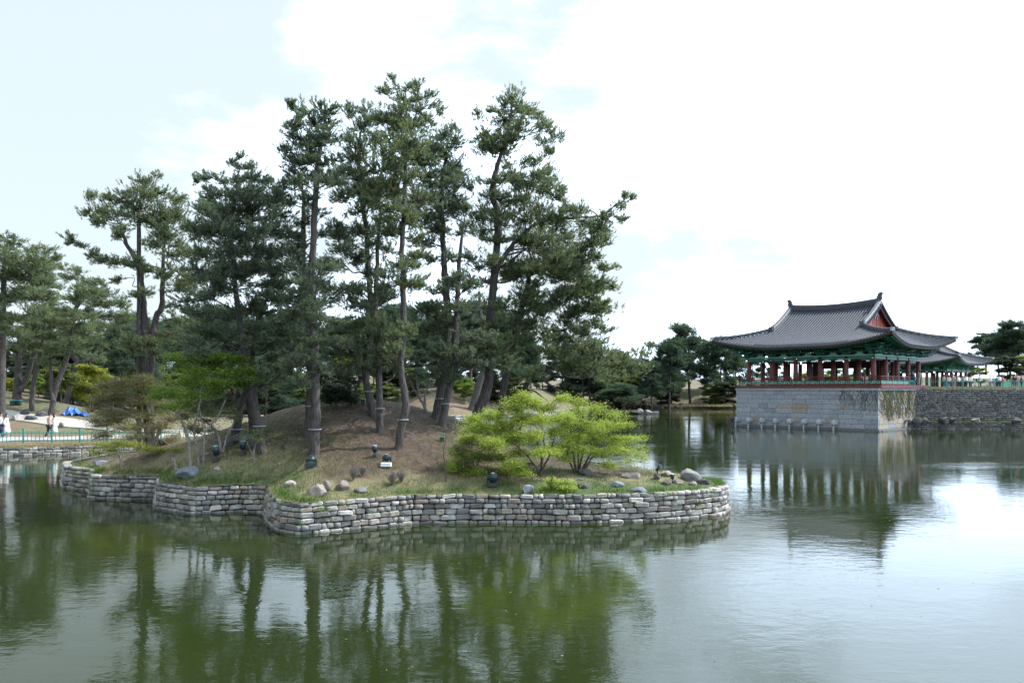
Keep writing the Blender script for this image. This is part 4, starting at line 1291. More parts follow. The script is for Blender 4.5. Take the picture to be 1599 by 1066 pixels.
T_PA = pine('pa', 'tall straight pine with a grey trunk, a floodlight at its foot', PA, 105, fol='needle_blue')
T_PB = pine('pb', 'pine standing just behind the tall grey trunk with the floodlight at its foot', PB, 106, fol='needle_blue')
T_PC = pine('pc', 'pine on the mound crest whose lower trunk bends to the left', PC, 107, fol='needle_blue')
T_PD = pine('pd', 'slim straight pine in the middle of the mound with a white band', PD_, 108, fol='needle_blue')
T_PE = pine('pe', 'tallest pine with a slender curving trunk, nearest on the mound slope', PE, 109)
T_PF = pine('pf', 'thick trunked pine leaning right on the right shoulder of the mound', PF, 110, fol='needle_blue')
T_PG = pine('pg', 'thin dark pine in front of the thick leaning one, with a side limb', PG, 111, fol='needle_blue')
T_PH = pine('ph', 'great pine with the thickest trunk and a crown reaching far right', PH, 112, depth_amp=2.4)
T_PHb = pine('phb', 'lesser pine trunk half hidden behind the thickest trunk', PHb, 113, depth_amp=1.0, fol='needle_blue')
T_PI = pine('pi', 'rightmost island pine with bare drooping limbs above the bright shrubs', PI_, 114, depth_amp=2.2, at=36.5)

# pale bands tied round trunks
def trunk_band(root, px, py, rpx):
    B = np.array(root.location); Y = B[1]
    c = w(px, py, Y) - B; rr_ = rpx * Y / F
    MB().lathe([(rr_ * 1.10, -.011), (rr_ * 1.12, 0), (rr_ * 1.10, .011)], tuple(c), 12).build('trunk_band', M['plaster'], root)
for rt, x, y, rr_ in ((T_PA, 492, 670, 9.6), (T_PB, 484, 634, 9.2), (T_PC, 573.5, 611, 8.6), (T_PD, 593, 637.5, 7.4), (T_PE, 629, 655, 8.2), (T_PF, 687, 622, 9.4), (T_PG, 697, 630, 7.2), (T_P2, 405, 665, 9.2), (T_P2b, 368, 670, 10)):
    trunk_band(rt, x, y, rr_)

# ------------------------------------------------------------ left bank pines
PL = [(11,371,12),(23,379,16),(8,392,20),(51,391,18),(76,391,12),(87,402,10,6),(56,408,26),(28,405,28),(17,422,22),(68,422,22,12),(39,433,30,12),(70,439,26,14),(42,458,34,13),(12,464,22),(70,461,28,12),(10,498,25,12),(56,486,30,12),(30,520,28,10),(-20,400,24),(-30,440,30),(-15,480,26)]
PL2 = [(98,416,14,7),(121,422,16,8),(107,433,20,10),(132,439,22,12),(155,441,16,8),(141,458,28,12),(169,458,20,10),(180,439,8,5),(113,467,30,12),(155,475,28,10),(191,472,14),(197,489,16,8),(174,492,28,10),(135,492,30,10),(158,509,26,10),(113,514,28,10),(174,560,10,7),(152,537,20,8),(118,543,26,10)]
PL3 = [(65,520,26,10),(34,537,30,10),(84,537,28,12),(60,500,28,11),(95,490,26,10),(40,560,24,8),(15,545,22,9)]
KL = dict(needle=(.20, .044, 10), K=16, tufts=7, twig_r=1.6, limb_r=.045, fill=.6, ry_def=.7)
rl_ = random.Random(44)
PL4 = [(100,500,24,9),(125,510,24,9),(80,545,24,9),(110,530,22,8),(140,520,20,8),(75,565,20,7)]
PL5 = [(55,510,24,9),(75,500,24,9),(85,525,22,8),(45,535,22,8),(68,480,26,10)]
for x in range(-20, 225, 21):
    for y in range(385, 572, 21):
        if y > np.interp(x, [-20, 0, 90, 120, 180, 200, 220], [385, 385, 412, 438, 455, 490, 540]) and rl_.random() < .5:
            c = [q for q, (a, b) in ((PL, (-30, 80)), (PL2, (95, 230)), (PL3, (20, 100)), (PL4, (70, 150)), (PL5, (40, 95))) if a <= x <= b]
            rl_.choice(c).append((x + rl_.uniform(-9, 9), y + rl_.uniform(-8, 8), rl_.uniform(16, 24), rl_.uniform(7, 11)))
photo_tree('pine_tree', 'pine with a pale bare trunk cut by the left edge of the photo', 'pine tree', [[(2, 660, 6), (3, 600, 5.5), (4, 520, 5), (6, 440, 4), (8, 400, 2.5), (12, 375, 1.5)]], PL, 201, depth_amp=3, **KL)
photo_tree('pine_tree', 'right leaning pine on the left bank beside the blue tarpaulin', 'pine tree', [[(104, 630, 5), (112, 595, 4.8), (121, 565, 4.5), (106, 545, 4), (112, 500, 3.5), (128, 465, 2.8), (150, 445, 1.5)], ], PL2, 202, depth_amp=3, **KL)
photo_tree('pine_tree', 'two stemmed dark pine on the slope behind the left bank boulders', 'pine tree', [[(26, 622, 6), (28, 590, 5.5), (30, 550, 5), (34, 520, 4), (50, 505, 2)], [(30, 612, 4.5), (42, 590, 4.2), (50, 560, 3.5), (62, 535, 2)]], PL3, 203, depth_amp=3, **KL)
photo_tree('pine_tree', 'slanting pine behind the couple on the left bank path', 'pine tree', [[(80, 646, 4.5), (86, 610, 4.2), (100, 570, 4), (110, 535, 3.2), (116, 500, 2)], [(83, 625, 3), (80, 590, 3), (78, 560, 2)]], PL4, 204, depth_amp=2.5, **KL)
photo_tree('pine_tree', 'straight thin pine just left of the couple on the left bank path', 'pine tree', [[(49, 641, 4), (52, 605, 3.8), (58, 570, 3.3), (66, 540, 2.6), (70, 505, 1.6)]], PL5, 205, depth_amp=2.5, **KL)

# ------------------------------------------------------------ shrubs and small trees on the island
KS = dict(mode='leaf', bark='bark_brown', limbs_as_parts=False, up=.1, twig_len=.85)
photo_tree('spring_shrub', 'bright yellow-green shrub on thin stems, left half of the bright pair', 'shrub', [[(843, 741, 2), (846, 725, 1.8), (842, 700, 1.5), (835, 675, 1)], [(843, 738, 1.6), (858, 710, 1.4), (865, 685, 1)], [(843, 740, 1.5), (825, 712, 1.3), (800, 690, 1)], [(843, 738, 1.3), (850, 700, 1.1), (845, 660, .8)]],
  [(800,632,26,9),(770,645,26,10),(830,625,24,8),(855,632,24,9),(745,665,24,10),(780,665,30,11),(815,655,30,11),(850,655,28,10),(730,685,22,10),(765,690,28,11),(800,683,28,10),(835,680,28,10),(870,675,24,10),(745,710,20,9),(780,712,22,8),(865,700,22,8),(812,706,20,7),(885,650,20,9),(790,735,18,8),(815,738,16,7),(880,620,14,6),(720,705,18,9),(710,725,16,8),(760,735,20,9),(740,655,18,9),(735,735,16,8),(815,618,16,7),(845,705,20,9),(800,725,20,9)],
  301, depth_amp=1.3, leaf=(.030, 11, .10), K=46, tufts=9, twig_r=2.0, fol='leaf_spring', limb_r=.022, fill=.6, padscale=1.05, ry_def=.5, **KS)
photo_tree('spring_shrub', 'many stemmed spreading yellow-green shrub, right half of the bright pair', 'shrub', [[(900, 738, 2.2), (897, 720, 1.8), (892, 690, 1.2)], [(905, 740, 2), (908, 715, 1.7), (915, 685, 1.2)], [(907, 741, 2), (917, 718, 1.8), (930, 695, 1.2), (960, 675, .8)], [(898, 740, 1.8), (888, 715, 1.4), (884, 690, 1)], [(908, 742, 1.6), (925, 715, 1.3), (950, 702, 1), (985, 705, .6)], [(903, 740, 1.5), (903, 700, 1.2), (905, 660, .8)]],
  [(900,640,26,9),(930,636,26,8),(960,645,22,8),(885,660,26,9),(915,660,28,9),(945,662,28,8),(975,662,20,7),(990,685,18,6),(960,685,24,7),(930,685,24,7),(900,682,24,8),(1000,700,16,4),(975,705,20,5),(950,712,20,5),(885,690,18,7),(985,722,14,4),(905,625,18,6),(1008,682,10,3),(950,725,16,6),(935,705,22,8),(880,715,16,8),(965,700,20,7),(905,700,20,9),(930,672,26,10),(1000,712,14,5)],
  302, depth_amp=1.3, leaf=(.027, 9, .10), K=42, tufts=8, twig_r=2.0, fol='leaf_spring', limb_r=.022, fill=.5, ry_def=.5, **KS)
photo_tree('spring_shrub', 'low bright green shrub spilling over the top of the island wall', 'shrub', [[(862, 766, 1.2), (860, 755, 1), (862, 745, .8)], [(864, 766, 1), (875, 756, .8), (885, 750, .6)]],
  [(848,764,14,6),(870,758,18,7),(888,762,14,6),(862,750,14,6),(882,752,14,5),(860,774,14,4),(895,770,8,4),(842,772,9,4)], 303, depth_amp=.5, leaf=(.036, 9, .06), K=50, tufts=6, fol='leaf_spring', limb_r=.012, fill=.3, ry_def=.5, **KS)
photo_tree('spring_shrub', 'sparse leafy bush in front of the mound, left of the black floodlight', 'shrub', [[(742, 740, 1), (738, 715, .9), (732, 690, .7)], [(744, 740, 1), (750, 710, .8), (765, 690, .6)], [(741, 740, 1), (728, 712, .8), (716, 695, .6)]],
  [(735,690,20,9),(760,695,20,9),(715,700,14,8),(745,712,20,9),(725,720,14,8),(765,715,14,7)], 304, depth_amp=.7, leaf=(.030, 7, .08), K=50, tufts=7, fol='leaf_olive', limb_r=.014, fill=.2, **KS)
photo_tree('sapling', 'thin sapling with a few small leaves on the open slope', 'sapling', [[(697, 752, 1), (694, 725, .9), (693, 700, .7), (697, 680, .5)]],
  [(690,690,12,6),(703,700,12,6),(685,712,10,5),(700,722,10,4),(694,680,10,5)], 305, depth_amp=.3, leaf=(.026, 4, .07), K=30, tufts=4, fol='leaf_olive', limb_r=.012, fill=.1, **KS)
photo_tree('maple_tree', 'slender multi-stemmed maple with flat tiers of fresh green leaves', 'maple tree', [[(298, 737, 2.2), (296, 710, 2), (294, 680, 1.7), (280, 650, 1.4), (262, 625, 1)], [(311, 732, 1.7), (308, 700, 1.5), (303, 670, 1.2), (310, 640, 1), (315, 600, .8)], [(317, 731, 2), (319, 700, 1.8), (321, 675, 1.6), (340, 650, 1.3), (352, 625, 1)], [(320, 680, 1.2), (312, 640, 1), (310, 600, .8), (300, 570, .6)]],
  [(270,556,18,6),(295,560,22,7),(320,556,18,6),(345,556,22,7),(375,560,20,6),(285,574,22,7),(310,580,26,8),(338,574,24,7),(365,580,24,7),(390,575,16,6),(290,596,26,7),(320,597,26,7),(350,596,24,6),(378,598,20,6),(250,606,20,5),(275,614,28,7),(300,618,24,7),(245,620,18,4),(400,592,14,4),(330,612,18,5),(265,632,16,4),(290,630,18,4)],
  306, depth_amp=1.5, leaf=(.036, 10, .13), K=56, tufts=8, twig_r=1.6, fol='leaf_maple', limb_r=.022, fill=.35, ry_def=.3, flat=.4, **{**KS, 'bark': 'bark_grey'})
photo_tree('budding_tree', 'wispy grey-brown tree just coming into leaf at the island\'s left end', 'budding tree', [[(236, 694, 4), (232, 675, 3.5), (215, 655, 2.6), (190, 640, 1.6), (160, 630, .8)], [(238, 694, 3), (250, 672, 2.6), (268, 650, 2), (285, 630, 1.2)], [(226, 697, 2.2), (222, 678, 2), (205, 668, 1.5), (175, 660, .8)], [(240, 692, 2.5), (236, 655, 2), (225, 620, 1.4), (215, 600, .7)], [(296, 690, 2.2), (285, 660, 2), (262, 640, 1.6), (235, 625, 1.2), (205, 610, .7)]],
  [(160,600,20,8),(185,596,22,8),(210,600,22,9),(235,605,20,8),(160,622,22,8),(190,620,26,9),(220,625,26,9),(250,628,24,8),(145,640,16,7),(170,645,26,8),(200,645,28,8),(230,648,26,8),(262,650,24,8),(160,662,22,6),(190,668,22,6),(285,645,20,8),(300,662,16,6),(150,655,14,8),(215,665,18,8),(180,655,26,12),(160,680,20,9),(205,682,22,9),(250,665,24,10),(270,685,18,8),(240,605,24,12),(285,625,20,10),(225,590,18,9),(180,610,24,12)],
  307, at=39.5, depth_amp=1.6, leaf=(.030, 3, .20), K=105, tufts=5, padscale=1.15, twig_r=3.0, fol='leaf_rust', limb_r=.022, fill=.6, ry_def=.35, flat=.5, **{**KS, 'bark': 'bark_grey'})
photo_tree('budding_tree', 'second wispy budding tree between the maple stems and the black rocks', 'budding tree', [[(347, 706, 2.4), (342, 685, 2), (330, 665, 1.6), (312, 650, 1)], [(348, 706, 1.8), (355, 680, 1.5), (368, 655, 1)]],
  [(285,650,20,10),(305,640,22,10),(325,655,22,10),(345,640,22,10),(365,650,18,9),(300,668,20,9),(335,670,18,8),(318,628,20,9)], 317, depth_amp=1.2, leaf=(.032, 3, .17), K=70, tufts=5, fol='leaf_olive', limb_r=.022, fill=.4, twig_r=3.0, **{**KS, 'bark': 'bark_grey'})
photo_tree('budding_shrub', 'low yellowish shrub over the grass at the island\'s left tip', 'shrub', [[(191, 728, 2), (187, 712, 1.7), (178, 700, 1)], [(191, 728, 1.4), (205, 712, 1.2), (228, 705, .7)]],
  [(160,694,18,4),(185,690,20,5),(210,692,20,5),(235,700,20,5),(145,705,12,4),(175,703,18,4),(205,728,16,3),(185,738,16,3),(255,702,16,4),(280,700,14,4)], 308, depth_amp=.8, leaf=(.032, 6, .10), K=70, tufts=7, fol='leaf_yellow', limb_r=.016, fill=.2, flat=.4, ry_def=.3, **{**KS, 'bark': 'bark_grey'})
photo_tree('sapling', 'small forked sapling beside the rocks, right of the maple stems', 'sapling', [[(397, 722, 1.6), (396, 708, 1.4), (398, 695, 1.1), (404, 688, .7)], [(396, 712, 1), (390, 700, .8), (386, 690, .5)]],
  [(392,680,14,6),(405,684,14,6),(400,672,12,5)], 309, depth_amp=.4, leaf=(.028, 5, .07), K=34, tufts=4, fol='leaf_maple', limb_r=.012, fill=.1, **{**KS, 'bark': 'bark_grey'})
photo_tree('bare_stump_limb', 'curved bare grey stem leaning left beside the bluish boulder', 'bare stem', [[(286, 741, 3), (276, 732, 2.7), (271, 718, 2.4), (270, 712, 2)]],
  [(270,710,3,2)], 310, depth_amp=.05, leaf=(.02, 1, .02), K=2, tufts=1, fol='leaf_rust', limb_r=.01, fill=0, **{**KS, 'bark': 'bark_grey'})
photo_tree('dark_shrub', 'dense dark evergreen shrub on the crest between two trunks', 'shrub', [[(525, 636, 2), (525, 625, 2), (527, 612, 1)]],
  [(515,622,18,10),(535,618,20,12),(550,622,14,9),(528,606,20,8),(512,612,14,8)], 311, depth_amp=.8, leaf=(.05, 10, .10), K=50, tufts=6, fol='leaf_dark', limb_r=.02, fill=.5, **KS)
photo_tree('small_pine', 'small crooked pine on the crest behind the bent trunk', 'small pine', [[(551, 636, 4), (549, 620, 3.2), (545, 605, 2.4), (536, 592, 1.6), (523, 576, 1)], [(551, 618, 2.4), (560, 600, 2), (566, 590, 1.2)]],
  [(520,572,18,7),(545,580,20,7),(565,586,16,6)], 312, depth_amp=.8, needle=(.13, .02, 12), K=24, tufts=5, bark='bark_brown', limb_r=.03, fill=.2)
photo_tree('bare_tree', 'small pale twisted bare tree on the crest left of the thick leaning trunk', 'bare tree', [[(668, 643, 2.6), (662, 632, 2.3), (655, 620, 2), (652, 600, 1.6), (650, 585, 1)], [(664, 636, 2), (664, 615, 1.6), (672, 600, 1)], [(655, 622, 1.6), (645, 605, 1.2), (640, 592, .8)]],
  [(650,586,12,6),(672,598,12,7),(640,594,10,6),(660,606,12,6),(680,610,8,5)], 313, depth_amp=.5, leaf=(.012, 1, .05), K=40, tufts=2, fol='leaf_rust', limb_r=.03, fill=0, **{**KS, 'bark': 'bark_grey'})
# dry twiggy tufts on the front slope
for i, (x, y, sz) in enumerate([(552, 752, 16), (612, 758, 16), (626, 756, 13), (566, 745, 11)]):
    lab = ['leftmost dry twiggy tuft behind the triangular front boulders', 'largest dry twiggy tuft in the middle of the front grass', 'dry twiggy tuft just right of the largest one on the front grass', 'small dry tuft upslope of the triangular front boulders'][i]
    b = hit(x, y); o = empty('dry_shrub', tuple(b)); tag(o, lab, 'dry shrub', 'dry twiggy tufts on the front slope')
    r = np.random.default_rng(400 + i); ac = Acc()
    for k in range(70):
        a = r.uniform(0, 2 * math.pi); ln = r.uniform(.5, 1) * sz * b[1] / F * 2.1; sp = r.uniform(.1, .75)
        e = np.array([math.cos(a) * sp, math.sin(a) * sp, 1]) * ln * .8
        m_ = e * .5 + np.array([0, 0, .06])
        for ee in [e] + [e * .75 + r.normal(size=3) * .12 * ln for _ in range(3)]:
            V, Fq = tube_np(np.array([e * 0, m_, ee]), np.array([.005, .004, .0025]), 3); ac.add(V, Fq)
    add_mesh('stems', ac.mesh('stems', M['bark_grey']), o, kind='stuff')

# ------------------------------------------------------------ background trees
def random_tree(name, seed, h, kind='pine', wfac=.33, z_low=None):
    """prototype at the origin: an Empty with trunk and crown"""
    r = np.random.default_rng(seed)
    root = empty(name, (0, 0, 0))
    lean = r.uniform(-.08, .08, 2) * h
    P = np.array([[0, 0, -.3], [lean[0] * .2, lean[1] * .2, h * .25], [lean[0] * .6 + r.uniform(-.2, .2), lean[1] * .6, h * .55], [lean[0], lean[1], h * .93]])
    trunks = [(P, [h * .017, h * .014, h * .010, h * .003])]
    pads = []
    npad = 46 if kind == 'pine' else 30
    z0 = z_low if z_low is not None else .30 if kind == 'pine' else .22
    for i in range(npad):
        t = r.uniform(z0, .97) if i > 4 else [.97, .9, .82, .7, .6][i]
        prof = (1 - t) ** .55 * 1.2 + .15 if kind == 'pine' else math.sin(math.pi * min(1, (1 - t) * .85 + .12)) ** .7
        R = h * wfac * prof * r.uniform(.35, 1.0); a = r.uniform(0, 2 * math.pi)
        rx = h * r.uniform(.07, .13)
        pads.append((np.array([lean[0] * t + R * math.cos(a), lean[1] * t + R * math.sin(a), h * t]), rx, rx * (.5 if kind == 'pine' else .7), rx))
    if kind == 'pine':
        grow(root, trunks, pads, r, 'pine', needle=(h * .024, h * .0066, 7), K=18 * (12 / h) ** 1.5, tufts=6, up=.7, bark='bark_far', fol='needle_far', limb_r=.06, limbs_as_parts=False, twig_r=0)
    else:
        grow(root, trunks, pads, r, 'leaf', leaf=(h * .018, 4, h * .02), K=16 * (12 / h) ** 1.5, tufts=5, bark='bark_far', fol=kind, limb_r=.05, limbs_as_parts=False, up=.1, twig_len=.8, twig_r=0)
    return root
def copy_tree(o, parent=None):
    c = o.copy(); link(c, parent)
    for ch in o.children: copy_tree(ch, c)
    return c
protos = {}
def place_tree(kind, x, ytop, Y, label, group=None, cat='pine tree', seed=0, base_z=None, wf=1.0, name='pine_tree'):
    """stand a tree so that it tops out where the photo shows"""
    X = (x - CX) * Y / F
    z0 = terrain_z(X, Y) if base_z is None else base_z
    h = CAMZ - (ytop - HY) * Y / F - z0
    o, H = protos[kind]
    if kind in used_protos: o = copy_tree(o)
    used_protos.add(kind)
    o.name = name
    s = h / H; o.location = (X, Y, z0); o.scale = (s * wf, s * wf, s); o.rotation_euler = (0, 0, random.uniform(0, 6.28))
    tag(o, label, cat, group); return o
used_protos = set()
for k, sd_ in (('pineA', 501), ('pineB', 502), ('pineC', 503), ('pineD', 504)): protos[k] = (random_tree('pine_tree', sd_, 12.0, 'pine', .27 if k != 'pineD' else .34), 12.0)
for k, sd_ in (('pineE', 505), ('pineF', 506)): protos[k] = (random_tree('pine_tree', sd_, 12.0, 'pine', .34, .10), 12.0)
for k, m_, sd_ in (('springA', 'leaf_yellow', 511), ('springB', 'leaf_olive', 512), ('springC', 'leaf_maple', 513), ('darkA', 'leaf_dark', 514), ('olive2', 'leaf_olive', 515)): protos[k] = (random_tree('leafy_tree', sd_, 8.0, m_, .36), 8.0)

# shrubs along the near edge of the wood, behind the island
rs_ = random.Random(55)
for i in range(34):
    x = 395 + i * 12.5 + rs_.uniform(-5, 5)
    place_tree(rs_.choice(['olive2', 'darkA', 'springB', 'darkA', 'springC', 'pineE']), x, 612 + rs_.uniform(-16, 12), rs_.uniform(126, 134) if x > 540 else rs_.uniform(116, 128), 'leafy bush at the far water edge, glimpsed behind the island mound', 'bushes at the far water edge behind the mound', 'bush', wf=1.7, name='bush')
for i in range(16):
    x = 610 + i * 13 + rs_.uniform(-5, 5)
    place_tree(rs_.choice(['olive2', 'pineE', 'pineF', 'springC']), x, 588 + rs_.uniform(-12, 10), rs_.uniform(134, 146) if x < 700 else rs_.uniform(150, 175), 'dark bush on the rising far slope behind the right side of the mound', 'bushes on the far slope behind the mound', 'bush', wf=1.8, name='bush')
# right far shore cluster
cl = [(1018, 560, 172, 'pineB', 'low far pine at the left end of the grove beyond the pond'), (1045, 532, 176, 'pineC', 'far dark pine, second from left in the grove beyond the pond'),
      (1078, 509, 186, 'pineA', 'tallest far pine in the grove left of the pavilion'), (1062, 545, 195, 'pineD', 'broad far pine behind the tallest of the grove beyond the pond'), (1100, 530, 196, 'pineB', 'far pine just right of the tallest in the grove beyond the pond'),
      (1122, 528, 182, 'pineD', 'far pine whose crown touches the left eave tip of the pavilion'), (1148, 545, 188, 'pineC', 'far pine seen under the left eave of the pavilion'), (1175, 545, 194, 'pineA', 'far pine seen between the first columns of the pavilion'),
      (1032, 565, 190, 'pineD', 'broad low far pine above the left end of the far shore grove'), (1210, 560, 196, 'pineB', 'far pine seen through the left half of the pavilion')]
for x, y, Y, k, lab in cl: place_tree(k, x, y, Y, lab, 'pines of the grove beyond the pond', wf=1.05)
place_tree('springA', 1060, 585, 192, 'small yellow-green tree glowing under the far grove pines', None, 'leafy tree', name='leafy_tree')
place_tree('darkA', 1140, 598, 180, 'dark rounded bush at the platform\'s left on the far shore', None, 'bush', wf=1.8, name='bush')
place_tree('darkA', 1040, 606, 181, 'dark rounded bush at the left foot of the far grove', None, 'bush', wf=1.8, name='bush')
place_tree('olive2', 1118, 600, 181, 'olive bush on the pale far slope beside the dark one', None, 'bush', wf=1.8, name='bush')
place_tree('springB', 1000, 578, 178, 'pale green willow-like tree left of the dark grove on the far shore', None, 'leafy tree', wf=1.5, name='leafy_tree')
place_tree('springB', 972, 590, 176, 'pale olive tree behind the small rocky islet', None, 'leafy tree', wf=1.4, name='leafy_tree')
place_tree('springC', 940, 560, 190, 'mid green tree left of the willow-like one on the far shore', None, 'leafy tree', wf=1.2, name='leafy_tree')
# far right trees behind the quay
cl = [(1560, 528, 190, 'pineD', 'left one of the big dark far pines at the right edge'), (1590, 503, 185, 'pineA', 'tallest dark far pine at the right edge'), (1622, 510, 188, 'pineD', 'far pine cut off by the right edge of the photo'), (1540, 520, 200, 'pineB', 'slim far pine left of the big right-edge pines'), (1578, 520, 205, 'pineC', 'far pine between the two biggest at the right edge')]
for x, y, Y, k, lab in cl: place_tree(k, x, y, Y, lab, 'big pines behind the quay at the right edge', wf=1.5)
place_tree('darkA', 1572, 558, 150, 'dark rounded tree behind the people on the quay', None, 'leafy tree', wf=1.6, name='leafy_tree')
place_tree('springA', 1522, 574, 150, 'yellow-green tree right of the rear pavilion', None, 'leafy tree', wf=1.8, name='leafy_tree')
place_tree('springA', 1602, 556, 160, 'yellow-green tree at the right edge behind the quay', None, 'leafy tree', wf=1.6, name='leafy_tree')
place_tree('springA', 1285, 578, 160, 'yellow-green tree seen through the pavilion windows', None, 'leafy tree', wf=2.2, name='leafy_tree')
place_tree('springB', 1345, 575, 165, 'olive tree seen through the right half of the pavilion', None, 'leafy tree', wf=2.0, name='leafy_tree')
# wood behind the island, seen between trunks
rb = random.Random(8)
kinds = ['pineA', 'pineB', 'pineC', 'pineD']
for i in range(34):
    x = 215 + (i + rb.uniform(-.5, .5)) * 23.5; Y = rb.uniform(132, 172) if x > 420 else rb.uniform(104, 150)
    if x > 800: Y = rb.uniform(185, 200)
    base = 505 if x < 600 else (500 if x < 800 else 556)
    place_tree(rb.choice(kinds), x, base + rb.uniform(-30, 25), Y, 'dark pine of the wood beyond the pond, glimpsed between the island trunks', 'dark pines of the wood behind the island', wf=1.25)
for i in range(34):
    x = 200 + (i + rb.uniform(-.5, .5)) * 23.5; Y = rb.uniform(124, 160) if x > 420 else rb.uniform(96, 130)
    if x > 790: Y = rb.uniform(180, 190)
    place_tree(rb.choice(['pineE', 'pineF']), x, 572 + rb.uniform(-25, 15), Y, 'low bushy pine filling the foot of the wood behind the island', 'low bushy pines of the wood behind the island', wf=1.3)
for i in range(14):
    x = -10 + i * 15 + rb.uniform(-6, 6); place_tree(rb.choice(['pineE', 'pineF']), x, 560 + rb.uniform(-20, 20), rb.uniform(88, 112), 'low bushy pine at the back of the wood on the left bank', 'low bushy pines behind the left bank', wf=1.3)
for i in range(12):
    x = 60 + i * 14.5 + rb.uniform(-6, 6); place_tree(rb.choice(kinds), x, 535 + rb.uniform(-35, 25), rb.uniform(84, 120), 'pine in the wood behind the left bank, seen between nearer trunks', 'pines of the wood behind the left bank', wf=1.15)
for i, (x, y, Y, k) in enumerate([(95, 568, 72, 'springB'), (140, 570, 76, 'springA'), (60, 585, 80, 'springC'), (165, 590, 85, 'springB'), (205, 572, 95, 'springA'), (265, 572, 100, 'springB'), (20, 590, 82, 'springA'), (120, 600, 90, 'springC')]):
    place_tree(k, x, y, Y, 'fresh yellow-green understorey tree beneath the left bank pines', 'understorey trees behind the left bank', 'leafy tree', wf=1.25, name='leafy_tree')
for i, (x, y, Y, k) in enumerate([(440, 560, 122, 'springB'), (560, 505, 140, 'springA'), (612, 530, 142, 'springA'), (500, 572, 128, 'darkA'), (650, 575, 130, 'olive2'), (725, 590, 125, 'springC'), (840, 600, 180, 'springB'), (890, 595, 186, 'olive2'), (420, 600, 118, 'olive2')]):
    place_tree(k, x, y, Y, 'leafy tree in the wood beyond the pond behind the island', 'leafy trees of the wood behind the island', 'leafy tree', wf=1.3, name='leafy_tree')
for k, (o, H) in protos.items():
    if k not in used_protos:
        for ch in list(o.children): bpy.data.objects.remove(ch)
        bpy.data.objects.remove(o)
# islet pine
il = place_tree('pineD', 975, 600, 139, 'small dark bushy pine on the rocky islet', None, 'small pine', base_z=.35, wf=2.6, name='small_pine')
# ------------------------------------------------------------ rocks
def boulder(x, y, wpx, hpx, mat, label, seed, name='boulder', group=None, dpt=.8, sink=.25, rz=None, rough=.28, at=None):
    b = hit(x, y) if not at else np.array(((x - CX) * at / F, at, terrain_z((x - CX) * at / F, at))); s = b[1] / F
    wd, ht = wpx * s, hpx * s
    me = rock_mesh(name, M[mat], seed, (wd / 2 / .92, wd * dpt / 2 / .92, ht * .60), 1.0, rough, 2)
    o = add_mesh(name, me, None, (b[0], b[1] + wd * dpt * .3, b[2] + ht * (.5 - sink)), rz if rz is not None else random.uniform(-.4, .4), label=label, cat='rock', group=group)
    return o
ROCKS = [(295, 748, 46, 22, 'rock_blue', 'long bluish boulder with a raised end below the maple stems'), (338, 737, 16, 9, 'rock_pale', 'small pale stone right of the long bluish boulder'),
 (453, 760, 26, 12, 'rock_pale', 'flat topped cream stone on the grass near the wall'), (494, 775, 34, 24, 'rock_brown', 'brown pyramid boulder, largest of the front group'), (509, 768, 20, 20, 'rock_brown', 'mottled upright stone touching the right of the pyramid boulder'),
 (534, 768, 26, 20, 'rock_brown', 'pink-brown angular stone with a hollow in the front group'), (563, 770, 24, 12, 'rock_grey', 'small grey wedge stone, rightmost of the front group'),
 (823, 772, 24, 20, 'rock_blue', 'dark rounded boulder right on the wall edge beneath the bright shrub'), (912, 762, 26, 11, 'rock_dark', 'low dark boulder right of the spilling bright shrub'), (905, 752, 14, 8, 'rock_blue', 'small pale blue stone behind the low dark boulder'),
 (965, 761, 25, 14, 'rock_blue', 'rounded grey-green boulder in the grass right of the shrubs'), (999, 769, 31, 13, 'rock_blue', 'rounded oblong grey boulder nearest the wall, right of the rounded one'),
 (990, 748, 34, 14, 'rock_brown', 'flat reddish slab stone behind the rounded boulders'), (1026, 749, 15, 12, 'rock_dark', 'dark block stone beneath the tilted spotlight'),
 (1042, 744, 24, 14, 'rock_brown', 'pinkish stone right of the tilted spotlight'), (1040, 757, 18, 12, 'rock_brown', 'reddish stone in front of the pinkish one at the right tip'), (1060, 757, 22, 10, 'rock_brown', 'low brown stone beside the teal lamp at the right tip'),
 (1078, 752, 42, 26, 'rock_grey', 'large grey sloping boulder, biggest on the right tip'), (1099, 757, 26, 12, 'rock_dark', 'dark stone at the right foot of the largest tip boulder'), (1083, 758, 14, 10, 'rock_pale', 'small orange-tan stone in front of the largest tip boulder'),
 (915, 743, 26, 16, 'rock_dark', 'shadowed boulder behind the many stemmed shrub'), (825, 727, 16, 8, 'rock_dark', 'dark stone seen under the bright left shrub'), (728, 680, 18, 10, 'rock_dark', 'dark stone at the foot of the thickest trunk'),
 (372, 690, 40, 20, 'rock_dark', 'large black boulder behind the floodlights left of the mound'), (352, 697, 26, 16, 'rock_dark', 'black boulder left of the largest black one'), (335, 700, 14, 8, 'rock_dark', 'low black stone, leftmost of the black rocks'), (393, 700, 20, 14, 'rock_dark', 'black boulder at the foot of the wide dark pine'),
 (155, 727, 34, 12, 'rock_blue', 'flat bluish boulder on the island\'s left tip'), (318, 712, 20, 6, 'rock_blue', 'low bluish stone behind the maple stems'),
 (238, 698, 34, 24, 'rock_dark', 'dark mossy boulder at the foot of the leftmost island pine'), (708, 708, 14, 8, 'rock_dark', 'small dark stone right of the green marker post')]
for i, (x, y, a, b, m_, lab) in enumerate(ROCKS): boulder(x, y, a, b, m_, lab, 600 + i, at=40 if 'leftmost island pine' in lab else None)
